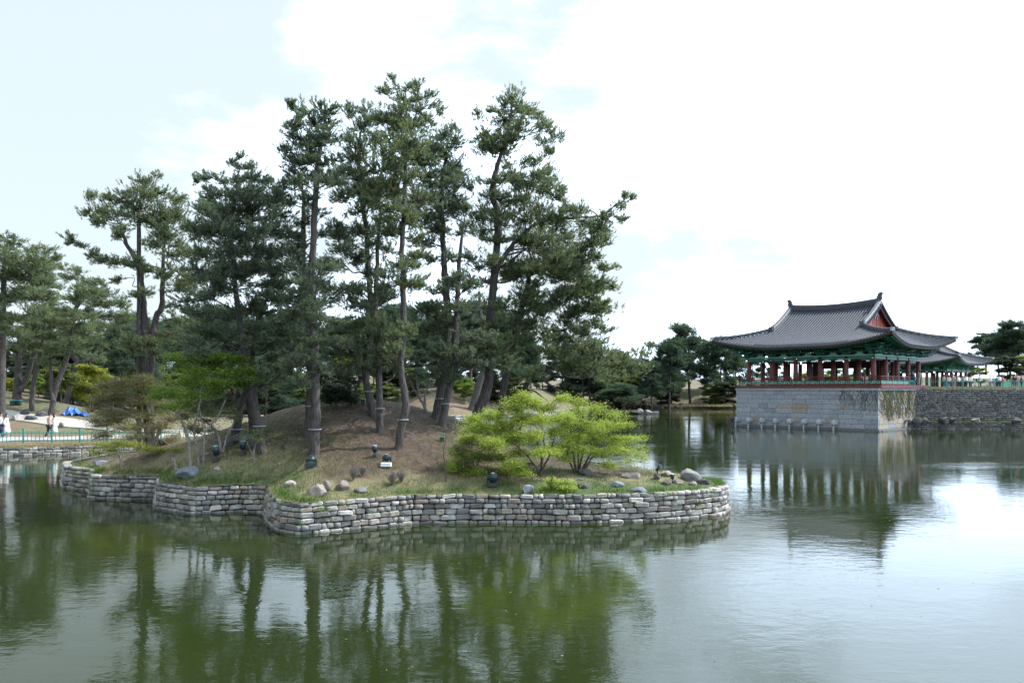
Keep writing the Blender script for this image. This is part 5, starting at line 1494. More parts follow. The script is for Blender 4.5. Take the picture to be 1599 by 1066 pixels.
LROCKS = [(36, 648, 17, 15, 'rock_dark', 'dark upright boulder in the left bank group'), (44, 656, 24, 13, 'rock_dark', 'low dark boulder in front of the left bank group'), (24, 656, 20, 14, 'rock_pale', 'pale slanted boulder at the left of the bank group'),
 (62, 651, 20, 14, 'rock_dark', 'dark boulder at the right of the left bank group'), (94, 668, 9, 10, 'rock_grey', 'single grey stone beside the couple on the bank path'), (201, 690, 12, 10, 'rock_grey', 'pale stone on the bank seen beneath the wispy tree'), (216, 690, 12, 12, 'rock_dark', 'dark stone on the bank seen beneath the wispy tree'),
 (440, 643, 20, 9, 'rock_pale', 'pale boulder on the far bank left of the mound'), (428, 648, 14, 6, 'rock_grey', 'grey stone on the far bank left of the mound')]
for i, (x, y, a, b, m_, lab) in enumerate(LROCKS): boulder(x, y, a, b, m_, lab, 650 + i, at=120 if 'far bank' in lab else None)
# far shore and islet rocks
for i in range(16):
    x = 1018 + i * 8.3 + random.uniform(-3, 3)
    boulder(x, 636.2, random.uniform(6, 11), random.uniform(4, 7), ['rock_grey', 'rock_pale', 'rock_dark'][i % 3], 'rough stone lining the far shore in front of the grove', 670 + i, group='stones along the far shore')
isl2 = rock_mesh('islet', M['rock_dark'], 801, (3.6, 2.4, .7), 1.0, .3, 2)
add_mesh('islet', isl2, None, (w(985, 640, 139)[0], 139, .0), 0, label='low dark rocky islet in the pond left of the pavilion', cat='islet')
for i, (dx, dz) in enumerate([(-2.6, .3), (1.2, .4), (2.8, .25), (3.8, .1)]):
    me = rock_mesh('boulder', M['rock_grey'], 810 + i, (.9, .8, .6), 1.0)
    add_mesh('boulder', me, None, (w(985, 640, 139)[0] + dx, 137.4, dz), 0, label='grey stone on the rocky islet in the pond', cat='rock', group='stones of the islet')
# ledge rocks and lamps
for i, (x, a, b) in enumerate([(1418, 12, 4), (1433, 20, 9), (1446, 10, 8), (1470, 16, 7), (1476, 10, 12), (1486, 14, 9), (1524, 13, 8), (1586, 14, 8)]):
    Y = 84.9 - .13 * (w(x, 600, 85)[0] - 43); X = (x - CX) * Y / F
    me = rock_mesh('boulder', M['rock_dark' if i % 2 else 'rock_grey'], 830 + i, (a * Y / F / 1.6, .5, b * Y / F / 1.5), 1.0)
    nth = ['leftmost small', 'second and longest', 'third', 'fourth and flattest', 'fifth and tallest', 'sixth', 'seventh', 'rightmost'][i]
    add_mesh('boulder', me, None, (X, Y, .95), .3 * i, label=f'{nth} rock from the left on the grassy quay ledge', cat='rock', group='rocks on the quay ledge')

# ------------------------------------------------------------ floodlights
def floodlight(x, y, hpx, kind, label, face=0.0):
    b = hit(x, y); s = b[1] / F; h = hpx * s
    o = empty('floodlight', tuple(b), face); tag(o, label, 'floodlight', 'floodlights on the island')
    if kind == 'low':      # rounded head on a box
        MB().box((0, 0, h * .16), (h * 1.15, h * .7, h * .32), taper=.9).build('base_box', M['lamp_body'], o)
        mb = MB(); mb.tube([(0, -.10 * h, h * .42), (0, .02 * h, h * .62), (0, .30 * h, h * .95)], [h * .30, h * .40, h * .26], 12)
        mb.build('lamp_head', M['lamp_body'], o, True)
        MB().tube([(0, -.12 * h, h * .40), (0, -.15 * h, h * .37)], h * .25, 12).build('lens', M['lamp_glass'], o)
        mb = MB()
        for sx in (-1, 1): mb.bar((sx * h * .44, 0, h * .3), (sx * h * .44, 0, h * .75), .02, .05)
        mb.build('yoke', M['lamp_body'], o)
    elif kind == 'upright':
        MB().box((0, 0, h * .10), (h * .42, h * .42, h * .2), taper=.85).build('base_box', M['black'], o)
        mb = MB(); mb.tube([(0, 0, h * .2), (0, 0, h * .5)], h * .06, 8)
        mb.build('stem', M['lamp_body'], o)
        mb = MB(); mb.tube([(0, .06 * h, h * .42), (0, 0, h * .70), (0, -.05 * h, h * .98)], [h * .18, h * .22, h * .24], 12)
        mb.box((0, h * .12, h * .66), (h * .34, h * .14, h * .36))
        mb.build('lamp_head', M['lamp_body'], o, True)
        MB().tube([(0, -.052 * h, h * .985), (0, -.056 * h, h * 1.01)], h * .20, 12).build('lens', M['lamp_glass'], o)
    elif kind == 'tilted':
        MB().tube([(0, 0, 0), (0, 0, h * .35)], h * .05, 8).build('stem', M['black'], o)
        mb = MB(); mb.tube([(-.12 * h, 0, h * .32), (.05 * h, 0, h * .62), (.26 * h, 0, h * .95)], [h * .13, h * .15, h * .17], 10)
        mb.build('lamp_head', M['lamp_body'], o, True)
        MB().tube([(.262 * h, 0, h * .953), (.28 * h, 0, h * .98)], h * .14, 10).build('lens', M['lamp_glass'], o)
    else:                  # round drum
        MB().box((0, 0, h * .12), (h * .72, h * .5, h * .22), taper=.9).build('base_box', M['black'], o)
        mb = MB(); mb.tube([(0, .25 * h, h * .62), (0, 0, h * .64), (0, -.22 * h, h * .62)], [h * .26, h * .38, h * .36], 14)
        mb.build('lamp_head', M['lamp_body'], o, True)
        MB().box((0, -.2 * h, h * .97), (h * .22, h * .1, h * .06)).build('clip', M['white'], o)
        mb = MB()
        for sx in (-1, 1): mb.bar((sx * h * .40, 0, h * .2), (sx * h * .40, 0, h * .66), .02, .05)
        mb.build('yoke', M['lamp_body'], o)
    return o
floodlight(486, 729, 17, 'low', 'rounded dark floodlight on a box at the foot of the tall grey trunk')
floodlight(585, 714, 18, 'upright', 'small upright teal floodlight on the middle slope')
floodlight(604, 725, 15, 'drum', 'squat floodlight on a pale block, front one on the middle slope')
bb = hit(604, 728); MB().box((0, 0, .05), (.34, .26, .12)).build('concrete_block', M['white'], None, label='small pale concrete block under the squat floodlight on the slope', cat='concrete block').location = tuple(bb + np.array([0, -.12, 0]))
floodlight(770, 760, 22, 'drum', 'round black floodlight near the wall left of the bright shrubs')
floodlight(337, 722, 24, 'upright', 'left tall upright floodlight in front of the black rocks')
floodlight(379, 712, 22, 'upright', 'right tall upright floodlight in front of the black rocks')
floodlight(443, 704, 10, 'tilted', 'small dark spotlight lying low on the left mound slope', 2.6)
floodlight(1027, 741, 16, 'tilted', 'tilted spotlight pointing at the sky on the right tip')
floodlight(1050, 754, 14, 'upright', 'blue-grey lamp among the stones of the right tip')
for x, y, lab in ((567, 631, 'small teal box lamp on the mound crest beside the bent pine'), (690, 690, 'short green marker lamp on the right slope of the mound'), (20, 633, 'left one of two teal ground lamps on the left bank slope'), (29, 633, 'right one of two teal ground lamps on the left bank slope')):
    b = hit(x, y); s = b[1] / F
    o = empty('ground_lamp', tuple(b)); tag(o, lab, 'ground lamp')
    MB().box((0, 0, 3.5 * s), (7 * s, 5 * s, 7 * s), taper=.92).build('lamp_body', M['lamp_body'], o)
    MB().box((0, 0, 7.5 * s), (8.5 * s, 6.5 * s, 1.2 * s)).build('lamp_cap', M['teal'], o)
for i, x in enumerate([1451, 1507, 1559]):
    Y = 84.7 - .13 * (w(x, 600, 85)[0] - 43); o = empty('floodlight', ((x - CX) * Y / F, Y, .8))
    tag(o, ['left', 'middle', 'right'][i] + ' one of three small dark floodlights on the grassy quay ledge', 'floodlight', 'floodlights on the quay ledge')
    MB().tube([(0, 0, 0), (0, 0, .2)], .04, 6).build('stem', M['black'], o); MB().box((0, 0, .32), (.34, .22, .26), taper=.8).build('lamp_head', M['black'], o)
# dark post with collar in the water left of the platform
pw_ = w(1144, 666, 91.0); o = empty('water_pump_post', (pw_[0], 91, 0)); tag(o, 'small dark spout post in the water just left of the platform', 'post')
MB().lathe([(.20, -.6), (.18, .25), (.11, .35), (.12, .6), (.24, .72), (.28, .92), (.20, 1.08), (.06, 1.16)], n=10).build('post_body', M['rock_dark'], o, True)
MB().box((-.2, 0, .85), (.30, .14, .16)).build('nozzle', M['black'], o)

# ------------------------------------------------------------ teal fences
def fence(path, label, name='fence', post_gap=1.55, h=.95, pick_gap=.22, base_h=None, mat='teal', picket_w=.035, limit=290):
    path, L = path_pts(path); a0 = at_path(path, L, 0)[0]
    zf = (lambda x, y: terrain_z(x, y)) if base_h is None else (lambda x, y: base_h)
    o = empty(name, (a0[0], a0[1], 0)); tag(o, label, 'fence')
    post = MB().box((0, 0, h / 2), (.10, .10, h)).box((0, 0, h + .03), (.13, .13, .06)).mesh('post', M[mat])
    pk = MB().box((0, 0, h * .46), (picket_w, picket_w, h * .80)).mesh('picket', M[mat])
    n = int(L[-1] / post_gap); pts = []
    for i in range(n + 1):
        p, d = at_path(path, L, min(L[-1] - 1e-4, i * L[-1] / n)); z = zf(*p); pts.append(Vector((p[0] - a0[0], p[1] - a0[1], z)))
        add_mesh('post', post, o, tuple(pts[-1]), math.atan2(d[1], d[0]))
    np_ = 0
    for a, b in zip(pts[:-1], pts[1:]):
        for z in (.14, h * .72): MB().bar(a + Vector((0, 0, z)), b + Vector((0, 0, z)), .045, .045).build('rail', M[mat], o)
        m_ = int((b - a).length / pick_gap)
        for k in range(1, m_):
            if np_ < limit: add_mesh('picket', pk, o, tuple(a + (b - a) * k / m_), math.atan2(b.y - a.y, b.x - a.x)); np_ += 1
    return o
fence([(-40.5, 50.5), (-33, 53.2), (-27.6, 54.9), (-22.8, 57.0), (-18.6, 58.6), (-17.4, 62)], 'teal picket fence along the left bank between water and path', post_gap=1.6, h=.92)
fence([(44.2, 87.9), (57.6, 87.2), (75, 85.2)], 'teal railing along the top of the quay right of the pavilion', post_gap=1.7, h=1.05, pick_gap=.85, base_h=4.32)
fence([(39.6, 83.2), (44.2, 87.9)], 'short teal picket railing closing the platform beside the large pavilion', post_gap=1.5, h=1.1, pick_gap=.2, base_h=4.32)
# green panel screens on the quay
for i, (x0, x1) in enumerate([(1563, 1576), (1588, 1599), (1601, 1615)]):
    Y = 112; o = empty('panel_screen', (w((x0 + x1) / 2, 600, Y)[0], Y, 4.35)); tag(o, ['left', 'middle', 'right'][i] + ' light green panel screen behind the quay at the right edge', 'screen', 'green panel screens on the quay')
    wd = (x1 - x0) * Y / F
    for k in range(4): MB().box((-wd / 2 + wd * (k + .5) / 4, 0, .55), (wd / 4 - .04, .05, 1.05)).build('panel', M['light_green'], o)
    for k in (0, 4): MB().box((-wd / 2 + wd * k / 4, 0, .62), (.08, .1, 1.25)).build('post', M['teal'], o)
# white marquee behind
Y = 118; o = empty('marquee', (w(1536, 600, Y)[0], Y, 4.35)); tag(o, 'small white marquee behind the people on the quay', 'marquee')
mb = MB(); mb.raw([(-1.9, -1, 1.5), (1.9, -1, 1.5), (1.9, 1, 1.5), (-1.9, 1, 1.5), (-1.3, 0, 2.0), (1.3, 0, 2.0)], [(0, 1, 5, 4), (2, 3, 4, 5), (1, 2, 5), (3, 0, 4), (3, 2, 1, 0)]); mb.build('canopy', M['white'], o)
for sx in (-1.8, 1.8):
    for sy in (-.9, .9): MB().tube([(sx, sy, 0), (sx, sy, 1.5)], .04, 6).build('pole', M['white'], o)
# blue tarpaulin heap
b = hit(116, 646); s = b[1] / F
bm = bmesh.new(); bmesh.ops.create_grid(bm, x_segments=14, y_segments=10, size=1)
rt_ = random.Random(3)
for v in bm.verts:
    x, y = v.co.x, v.co.y
    v.co = Vector((x * 12 * s, y * .8, (11 * (1 - abs(x + .35) ** 1.3 * .65) * max(0, 1 - abs(y) ** 2.2) + 2.2 * math.sin(7 * x + 4 * y) + rt_.uniform(-1.6, 1.6)) * s))
bmesh.ops.solidify(bm, geom=bm.faces[:], thickness=.02)
me = bpy.data.meshes.new('tarpaulin'); bm.to_mesh(me); bm.free(); me.materials.append(M['tarp'])
add_mesh('tarpaulin', me, None, tuple(b), .1, label='crumpled blue tarpaulin over a heap on the left bank', cat='tarpaulin')
b = hit(132, 649)
me2 = me.copy(); add_mesh('tarpaulin', me2, None, tuple(b), 1.0, label='small blue tarpaulin at the right foot of the big one', cat='tarpaulin').scale = (.45, .5, .5)
# far cream house seen between trunks
def house(x, y, Y, wd, dp, h, label):
    X = (x - CX) * Y / F; z = terrain_z(X, Y); o = empty('house', (X, Y, z)); tag(o, label, 'house')
    MB().box((0, 0, h / 2), (wd, dp, h)).build('wall', M['cream'], o)
    mb = MB(); e = .5
    mb.raw([(-wd / 2 - e, -dp / 2 - e, h), (wd / 2 + e, -dp / 2 - e, h), (wd / 2 + e, dp / 2 + e, h), (-wd / 2 - e, dp / 2 + e, h), (-wd / 2 - e, 0, h + 1.6), (wd / 2 + e, 0, h + 1.6)], [(0, 1, 5, 4), (2, 3, 4, 5), (1, 2, 5), (3, 0, 4), (3, 2, 1, 0)])
    mb.build('roof', M['ridge'], o)
    for k in range(3):
        f = MB().box((-wd / 3 + k * wd / 3, -dp / 2 - .02, h * .55), (1.1, .08, 1.1)).build('window', M['white'], o)
        MB().box((-wd / 3 + k * wd / 3, -dp / 2 - .065, h * .55), (.9, .03, .9)).build('pane', M['glass'], f)
house(516, 612, 148, 7, 6, 3.0, 'small cream house glimpsed between the trunks behind the mound')

# ------------------------------------------------------------ people
def skin_body(name, verts, edges, radii, mat, sub=1):
    me = bpy.data.meshes.new(name); me.from_pydata(verts, edges, []); o = bpy.data.objects.new(name, me); scene.collection.objects.link(o)
    md = o.modifiers.new('s', 'SKIN')
    for v, rr_ in zip(me.skin_vertices[0].data, radii): v.radius = (rr_, rr_) if not isinstance(rr_, tuple) else rr_
    me.skin_vertices[0].data[0].use_root = True
    sb = o.modifiers.new('u', 'SUBSURF'); sb.levels = sub; sb.render_levels = sub
    dg = bpy.context.evaluated_depsgraph_get(); ev = o.evaluated_get(dg)
    out = bpy.data.meshes.new_from_object(ev); out.materials.clear(); out.materials.append(mat)
    out.polygons.foreach_set('use_smooth', np.ones(len(out.polygons), dtype=bool))
    bpy.data.objects.remove(o); bpy.data.meshes.remove(me); out.name = name; return out
def person_meshes(pose):
    st = .16 if pose == 'walk' else .03
    hp = .92; dz = 0.0
    J = dict(pelvis=(0, 0, hp), spine=(0, 0, 1.12), chest=(0, 0, 1.32), neck=(0, -.01, 1.47), head0=(0, -.02, 1.56), head=(0, -.03, 1.66),
             shL=(-.17, 0, 1.40), elL=(-.22, .05 + st * .4, 1.14), haL=(-.21, -.02 + st * .6, .92), shR=(.17, 0, 1.40), elR=(.22, .05 - st * .4, 1.14), haR=(.21, -.08 - st * .5, .93),
             hipL=(-.09, 0, .88), knL=(-.10, -st * .9, .49), anL=(-.10, -st * .6, .09), toL=(-.10, -st * .6 - .15, .04), hipR=(.09, 0, .88), knR=(.10, st * .3, .49), anR=(.10, st * 1.5, .10), toR=(.10, st * 1.5 - .14, .04))
    if pose == 'sit':
        J.update(pelvis=(0, 0, .50), spine=(0, 0, .70), chest=(0, 0, .90), neck=(0, -.01, 1.05), head0=(0, -.02, 1.14), head=(0, -.03, 1.24), shL=(-.17, 0, .98), elL=(-.22, -.05, .74), haL=(-.12, -.28, .62), shR=(.17, 0, .98), elR=(.22, -.05, .74), haR=(.12, -.28, .62),
                 hipL=(-.09, 0, .48), knL=(-.11, -.42, .48), anL=(-.11, -.42, .09), toL=(-.11, -.56, .04), hipR=(.09, 0, .48), knR=(.11, -.42, .48), anR=(.11, -.42, .09), toR=(.11, -.56, .04))
    names = list(J); ix = {k: i for i, k in enumerate(names)}
    E = [('pelvis', 'spine'), ('spine', 'chest'), ('chest', 'neck'), ('neck', 'head0'), ('head0', 'head'), ('chest', 'shL'), ('shL', 'elL'), ('elL', 'haL'), ('chest', 'shR'), ('shR', 'elR'), ('elR', 'haR'),
         ('pelvis', 'hipL'), ('hipL', 'knL'), ('knL', 'anL'), ('anL', 'toL'), ('pelvis', 'hipR'), ('hipR', 'knR'), ('knR', 'anR'), ('anR', 'toR')]
    R = dict(pelvis=(.13, .10), spine=(.115, .09), chest=(.15, .10), neck=.05, head0=.075, head=.085, shL=.06, elL=.042, haL=.036, shR=.06, elR=.042, haR=.036, hipL=.085, knL=.058, anL=.042, toL=.038, hipR=.085, knR=.058, anR=.042, toR=.038)
    def sub(keys, k, add=0.0, over=None):
        ks = [n_ for n_ in keys]; v = [J[n_] if not over or n_ not in over else over[n_] for n_ in ks]
        ed = [(ks.index(a), ks.index(b)) for a, b in E if a in ks and b in ks]
        rr_ = [tuple(x * k + add for x in R[n_]) if isinstance(R[n_], tuple) else R[n_] * k + add for n_ in ks]
        return v, ed, rr_
    body = sub(names, 1.0)
    top = sub(['spine', 'pelvis', 'chest', 'shL', 'elL', 'shR', 'elR'], 1.12, .018)
    topl = sub(['spine', 'pelvis', 'chest', 'shL', 'elL', 'haL', 'shR', 'elR', 'haR'], 1.10, .018, {'haL': tuple(np.array(J['elL']) * .25 + np.array(J['haL']) * .75), 'haR': tuple(np.array(J['elR']) * .25 + np.array(J['haR']) * .75)})
    leg = sub(['pelvis', 'hipL', 'knL', 'anL', 'hipR', 'knR', 'anR'], 1.10, .015)
    return dict(body=skin_body('body', *body, M['skin']), top=skin_body('shirt', *topl, M['cloth_white']), legs=skin_body('trousers', *leg, M['cloth_navy'])), J
PM = {p: person_meshes(p) for p in ('walk', 'stand', 'sit')}
tint_cache = {}
def tinted(me, mat):
    k = (me.name, mat)
    if k not in tint_cache:
        m2 = me.copy(); m2.materials.clear(); m2.materials.append(M[mat]); tint_cache[k] = m2
    return tint_cache[k]
hair_c = {}
def person(loc, rz, pose, top, legs, label, hair='short', s=1.0, group=None, dress=None, fine=False):
    ms, J = PM[pose]; o = empty('person', loc, rz, s); tag(o, label, 'person', group)
    add_mesh('body', ms['body'], o); add_mesh('shirt', tinted(ms['top'], 'cloth_' + top), o)
    if dress is None: add_mesh('trousers', tinted(ms['legs'], 'cloth_' + legs), o)
    else:
        zp = J['pelvis'][2]
        MB().lathe([(.25, zp - .52), (.22, zp - .3), (.17, zp), (.13, zp + .2)], n=12).build('skirt', M['cloth_' + dress], o, True)
    key = (pose, hair)
    if key not in hair_c:
        hx = J['head']; bm = bmesh.new(); bmesh.ops.create_icosphere(bm, subdivisions=2, radius=.108)
        for v in list(bm.verts):
            if v.co.y < -.03 and v.co.z < .03: bm.verts.remove(v)
        for v in bm.verts:
            if hair == 'long' and v.co.y > -.02 and v.co.z < 0: v.co.z *= 2.6
            v.co += Vector((hx[0], hx[1] + .018, hx[2] + .025))
        me = bpy.data.meshes.new('hair'); bm.to_mesh(me); bm.free(); me.materials.append(M['hair']); hair_c[key] = me
    add_mesh('hair', hair_c[key], o)
    if fine:
        hx = J['head']; fm = MB()
        for sx in (-1, 1): fm.box((sx * .032, hx[1] - .088, hx[2] - .005), (.02, .012, .012))
        fm.build('eyes', M['black'], o); MB().box((0, hx[1] - .10, hx[2] - .035), (.02, .03, .035), taper=.6).build('nose', M['skin'], o)
        sh = MB()
        for k_ in ('L', 'R'):
            a = J['an' + k_]; sh.box((a[0], a[1] - .06, .045), (.09, .27, .09), taper=.8)
            hnd = J['ha' + k_]
            fg = MB()
            for q_ in range(4): fg.tube([(hnd[0] - .02 + q_ * .013, hnd[1] - .005, hnd[2] - .02), (hnd[0] - .02 + q_ * .013, hnd[1] - .015, hnd[2] - .10 + abs(q_ - 1.5) * .008)], .008, 5)
            fg.tube([(hnd[0], hnd[1] - .03, hnd[2] - .01), (hnd[0], hnd[1] - .055, hnd[2] - .06)], .009, 5); fg.build('fingers', M['skin'], o)
        sh.build('shoes', M['cloth_white'], o)
    return o
def bank_person(px, Y, *a, **k):
    X = (px - CX) * Y / F; return person((X, Y, terrain_z(X, Y)), *a, **k)
bank_person(77, 57.2, 2.6, 'walk', 'plum', 'black', 'person in a pale pinkish shirt and dark trousers, left of the couple', fine=True, s=1.02)
bank_person(84.5, 57.6, 2.5, 'walk', 'white', 'white', 'person in a loose white outfit with long hair, right of the couple', hair='long', dress='white', fine=True)
bank_person(10.5, 56.4, 1.9, 'walk', 'white', 'white', 'person in a white coat dress with long hair walking by the left edge', hair='long', dress='white', fine=True)
bank_person(1.5, 56.2, 1.8, 'walk', 'white', 'navy', 'person in white top and dark trousers cut by the left edge', fine=True, s=1.05)
Rz = Matrix.Rotation(PRZ, 3, 'Z')
PP_ = [(1.9, 1.6, 'sit', 'purple', 'black', 'seated visitor in purple near the left end of the pavilion'), (3.4, .6, 'sit', 'beige', 'beige', 'visitor in beige leaning at the pavilion rail left of centre'), (5.9, 2.0, 'sit', 'grey', 'grey', 'seated visitor in grey behind the third front column'),
 (7.4, 5, 'stand', 'black', 'black', 'standing visitor in black by the pavilion window'), (8.6, 5, 'sit', 'white', 'navy', 'seated visitor in white before the pavilion window'), (9.2, 3.2, 'sit', 'red', 'black', 'seated visitor in red in the middle of the pavilion'),
 (10.3, 5, 'sit', 'black', 'black', 'seated visitor in black right of the one in red'), (10.9, 4.8, 'sit', 'navy', 'grey', 'seated visitor in navy left of the fifth front column'), (11.6, 5.5, 'sit', 'grey', 'black', 'seated visitor in dark grey right of the pavilion windows'),
 (12.6, 1.2, 'sit', 'white', 'denim', 'seated visitor in white beside the corner column'), (13.0, 2.8, 'sit', 'black', 'black', 'seated visitor in black just behind the corner column'), (13.2, 5.0, 'sit', 'white', 'grey', 'seated visitor in white between the second and third side columns'),
 (14.3, 9.6, 'stand', 'navy', 'navy', 'standing visitor in navy at the right end of the pavilion'), (14.4, 11.0, 'stand', 'beige', 'beige', 'standing visitor in beige at the last side column'), (14.3, 11.8, 'stand', 'grey', 'denim', 'standing visitor in grey just right of the last side column'), (14.2, 10.3, 'sit', 'pink', 'black', 'low visitor in pink between the two at the pavilion end')]
for x, y, p, t, l_, lab in PP_:
    q_ = PORG + Rz @ Vector((x, y, 4.56)); person(tuple(q_), PRZ + random.uniform(-1, 1), p, t, l_, lab, group='visitors in the pavilion')
cr = random.Random(12); tops = ['white', 'white', 'pink', 'beige', 'navy', 'blue', 'red', 'grey', 'black', 'ochre']
tn = dict(white='white', pink='pink', beige='beige', navy='navy', blue='blue', red='red', grey='grey', black='black', ochre='ochre')
spots = [(1474, 100), (1482, 104), (1490, 98), (1497, 103), (1503, 108), (1509, 99), (1516, 106), (1523, 112), (1530, 101), (1546, 104), (1551, 108), (1557, 103), (1561, 99), (1566, 106), (1580, 97), (1584, 96), (1588, 97), (1595, 103)]
lm = {1580: 'ochre', 1584: 'black', 1588: 'pink', 1557: 'blue'}
for i, (x, Y) in enumerate(spots):
    t = lm.get(x, tops[cr.randrange(4) if i < 9 else cr.randrange(10)])
    X = (x - CX) * Y / F
    place = 'in front of the rear pavilion' if x < 1525 else ('near the white marquee' if x < 1570 else 'by the green screens')
    person((X, Y, terrain_z(X, Y)), cr.uniform(0, 6.28), 'stand', t, cr.choice(['navy', 'black', 'denim', 'grey']), f'visitor in {tn[t]} {place}, {["first", "second", "third", "fourth", "fifth", "sixth", "seventh", "eighth", "ninth", "tenth", "eleventh", "twelfth", "thirteenth", "fourteenth", "fifteenth", "sixteenth", "seventeenth", "eighteenth"][i]} from left on the quay', group='visitors on the quay', s=.98)

# specks and fallen leaves on the water
rw = np.random.default_rng(17); n_ = 420
FX = rw.uniform(-22, 34, n_); FY = 11 + 45 * rw.random(n_) ** 1.3
ok_ = sd_poly(np.stack([FX, FY], 1), ISL)[0] > .25
FP = np.column_stack([FX, FY, np.full(n_, .004)])[ok_]
a_ = rw.uniform(0, 6.28, len(FP)); u_ = np.stack([np.cos(a_), np.sin(a_), a_ * 0], 1) * rw.uniform(.012, .04, (len(FP), 1)); v_ = np.stack([-u_[:, 1], u_[:, 0], a_ * 0], 1) * .6
add_mesh('floating_leaves', np_mesh('floating_leaves', np.stack([FP - u_, FP - v_, FP + u_, FP + v_], 1).reshape(-1, 3), np.arange(4 * len(FP)).reshape(-1, 4), M['leaf_rust'], False, np.repeat(rw.random(len(FP)), 4)), kind='stuff')

# ------------------------------------------------------------ grass and litter
def blades(P, h, wd, r, bend=.35):
    k = len(P); a = r.uniform(0, 2 * np.pi, k); d = np.stack([np.cos(a), np.sin(a), np.zeros(k)], 1)
    b = r.uniform(0, 2 * np.pi, k); e = np.stack([np.cos(b), np.sin(b), np.zeros(k)], 1)
    hh = h * r.uniform(.5, 1.2, (k, 1))
    V = np.stack([P - d * wd, P + d * wd, P + e * bend * hh + np.array([0, 0, 1]) * hh], 1).reshape(-1, 3)
    return V, np.arange(3 * k).reshape(-1, 3)
rg = np.random.default_rng(99)
N = 260000
C = np.column_stack([rg.uniform(-21.5, 8, N), rg.uniform(23.2, 41, N)])
sd, _ = sd_poly(C, ISL); k_ = sd < -.12; C = C[k_]; sd = sd[k_]
pat = np.sin(C[:, 0] * .9 + 1.3) * np.cos(C[:, 1] * 1.1) * .25 + np.sin(C[:, 0] * 2.3 + C[:, 1] * 1.7) * .15
edge = 1 - sm(-sd, 2.0, 5.2)
litterleft = sm(-C[:, 0], 10.8, 12.6) * sm(-sd, .7, 1.3)
dens = np.clip(edge * .95 + pat * .8 + .20 - litterleft, 0, 1)
dens = np.where((C[:, 0] > 0), np.clip(.6 + pat, 0, 1), dens)
keep = rg.random(len(C)) < dens * .42; C = C[keep]; sd = sd[keep]; edge = edge[keep]; pat = pat[keep]
z = island_h(C[:, 0], C[:, 1], sd)
P3 = np.column_stack([C, z - .01])
p2 = np.sin(C[:, 0] * .55 + .4) + .6 * np.sin(C[:, 0] * 1.9 + C[:, 1] * 1.3) + np.where(C[:, 0] < -7.5, .9, 0) + np.where(C[:, 0] > 2.5, .3, 0)
green = rg.random(len(C)) < np.clip(.5 + p2 * .35, .08, .95)
M['grass_green'] = leaf_mat('grass_blades', (.045, .085, .018), (.12, .19, .045), .35, .6)
M['grass_dry'] = leaf_mat('dry_grass_blades', (.17, .14, .07), (.36, .30, .17), .3, .7)
V, Ft = blades(P3[green], .11, .010, rg); add_mesh('grass', np_mesh('grass', V, Ft, M['grass_green'], False, np.repeat(rg.random(green.sum()), 3)), kind='stuff')
V, Ft = blades(P3[~green], .085, .008, rg, .8); add_mesh('dry_grass', np_mesh('dry_grass', V, Ft, M['grass_dry'], False, np.repeat(rg.random((~green).sum()), 3)), kind='stuff')
# weeds in the wall joints and grass hanging over its top
Lp, LL = path_pts(isl_path); WP = []
for _ in range(46):
    p, d = at_path(Lp, LL, rg.uniform(0, LL[-1] - .01)); nr = np.array([d[1], -d[0]]); zz = rg.uniform(.25, .92)
    for _k in range(rg.integers(3, 14)): WP.append((*(p + nr * (.07 - .1 * zz + rg.uniform(0, .05)) + d * rg.normal() * .09), zz + rg.normal() * .05))
V, Fq, t = leaf_geo(np.array(WP), 3, .028, .04, .8, rg)
add_mesh('wall_weeds', np_mesh('wall_weeds', V, Fq, M['leaf_maple'], False, t), iw, kind='stuff')
PE_ = []
for _ in range(9000):
    p, d = at_path(Lp, LL, rg.uniform(0, LL[-1] - .01)); nr = np.array([d[1], -d[0]])
    if math.sin(p[0] * 1.7) + math.sin(p[0] * 4.1 + 1) < rg.uniform(-1.4, 1.0): continue
    PE_.append(p - nr * rg.uniform(.10, .50))
PE_ = np.array(PE_); V, Ft = blades(np.column_stack([PE_, island_h(PE_[:, 0], PE_[:, 1]) + .02]), .15, .009, rg, .8)
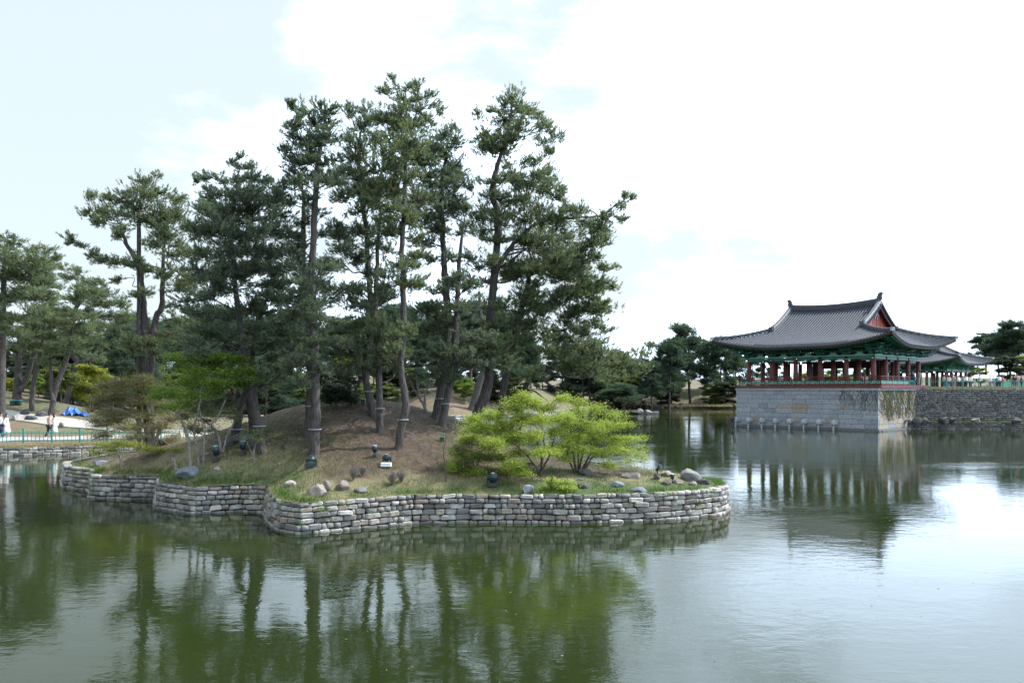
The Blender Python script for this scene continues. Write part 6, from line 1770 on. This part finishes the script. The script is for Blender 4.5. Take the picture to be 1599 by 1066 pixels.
add_mesh('edge_grass', np_mesh('edge_grass', V, Ft, M['grass_green'], False, np.repeat(rg.random(len(PE_)), 3)), kind='stuff')
# pine needles and small twigs lying on the mound
N = 60000
C = np.column_stack([rg.uniform(-16, 0, N), rg.uniform(26, 41, N)]); sd, _ = sd_poly(C, ISL); C = C[sd < -1.2]
z = island_h(C[:, 0], C[:, 1]); a = rg.uniform(0, 2 * np.pi, len(C)); d = np.stack([np.cos(a), np.sin(a), rg.uniform(-.1, .35, len(a))], 1) * rg.uniform(.04, .11, (len(a), 1)); nrm = np.stack([-np.sin(a), np.cos(a), a * 0], 1) * .007
P3 = np.column_stack([C, z + .006]); V = np.stack([P3 - nrm, P3 + nrm, P3 + d], 1).reshape(-1, 3)
M['litter'] = leaf_mat('pine_litter', (.10, .055, .032), (.32, .21, .13), .1, .8)
add_mesh('pine_litter', np_mesh('pine_litter', V, np.arange(len(V)).reshape(-1, 3), M['litter'], False, np.repeat(rg.random(len(C)), 3)), kind='stuff')
# bank grass edges, left bank and quay ledge and quay top
def strip_grass(path, w0, w1, n, h, wd, hf, matn, name, side=1):
    path, L = path_pts(path); P = []
    for _ in range(n):
        p, d = at_path(path, L, rg.uniform(0, L[-1] - .01)); nr = np.array([-d[1], d[0]]) * side; q_ = p + nr * rg.uniform(w0, w1); P.append((q_[0], q_[1]))
    P = np.array(P); z = hf(P); V, Ft = blades(np.column_stack([P, z]), h, wd, rg, .5)
    add_mesh(name, np_mesh(name, V, Ft, M[matn], False, np.repeat(rg.random(n), 3)), kind='stuff')
gh = lambda P: ground_h(P[:, 0], P[:, 1])
strip_grass(bank_path[:-1], .25, 1.3, 9000, .12, .02, gh, 'grass_dry', 'bank_grass')
strip_grass(lo_path, .3, 2.2, 14000, .14, .03, gh, 'grass_green', 'ledge_grass')
strip_grass([(43.6, 87.4), (57.4, 86.5), (75, 84.4)], .1, 4, 16000, .22, .04, gh, 'grass_dry', 'quay_grass')
strip_grass([(19, 184), (26, 197), (33, 186), (50, 181)], 1, 9, 6000, .5, .09, gh, 'grass_dry', 'far_grass', -1)
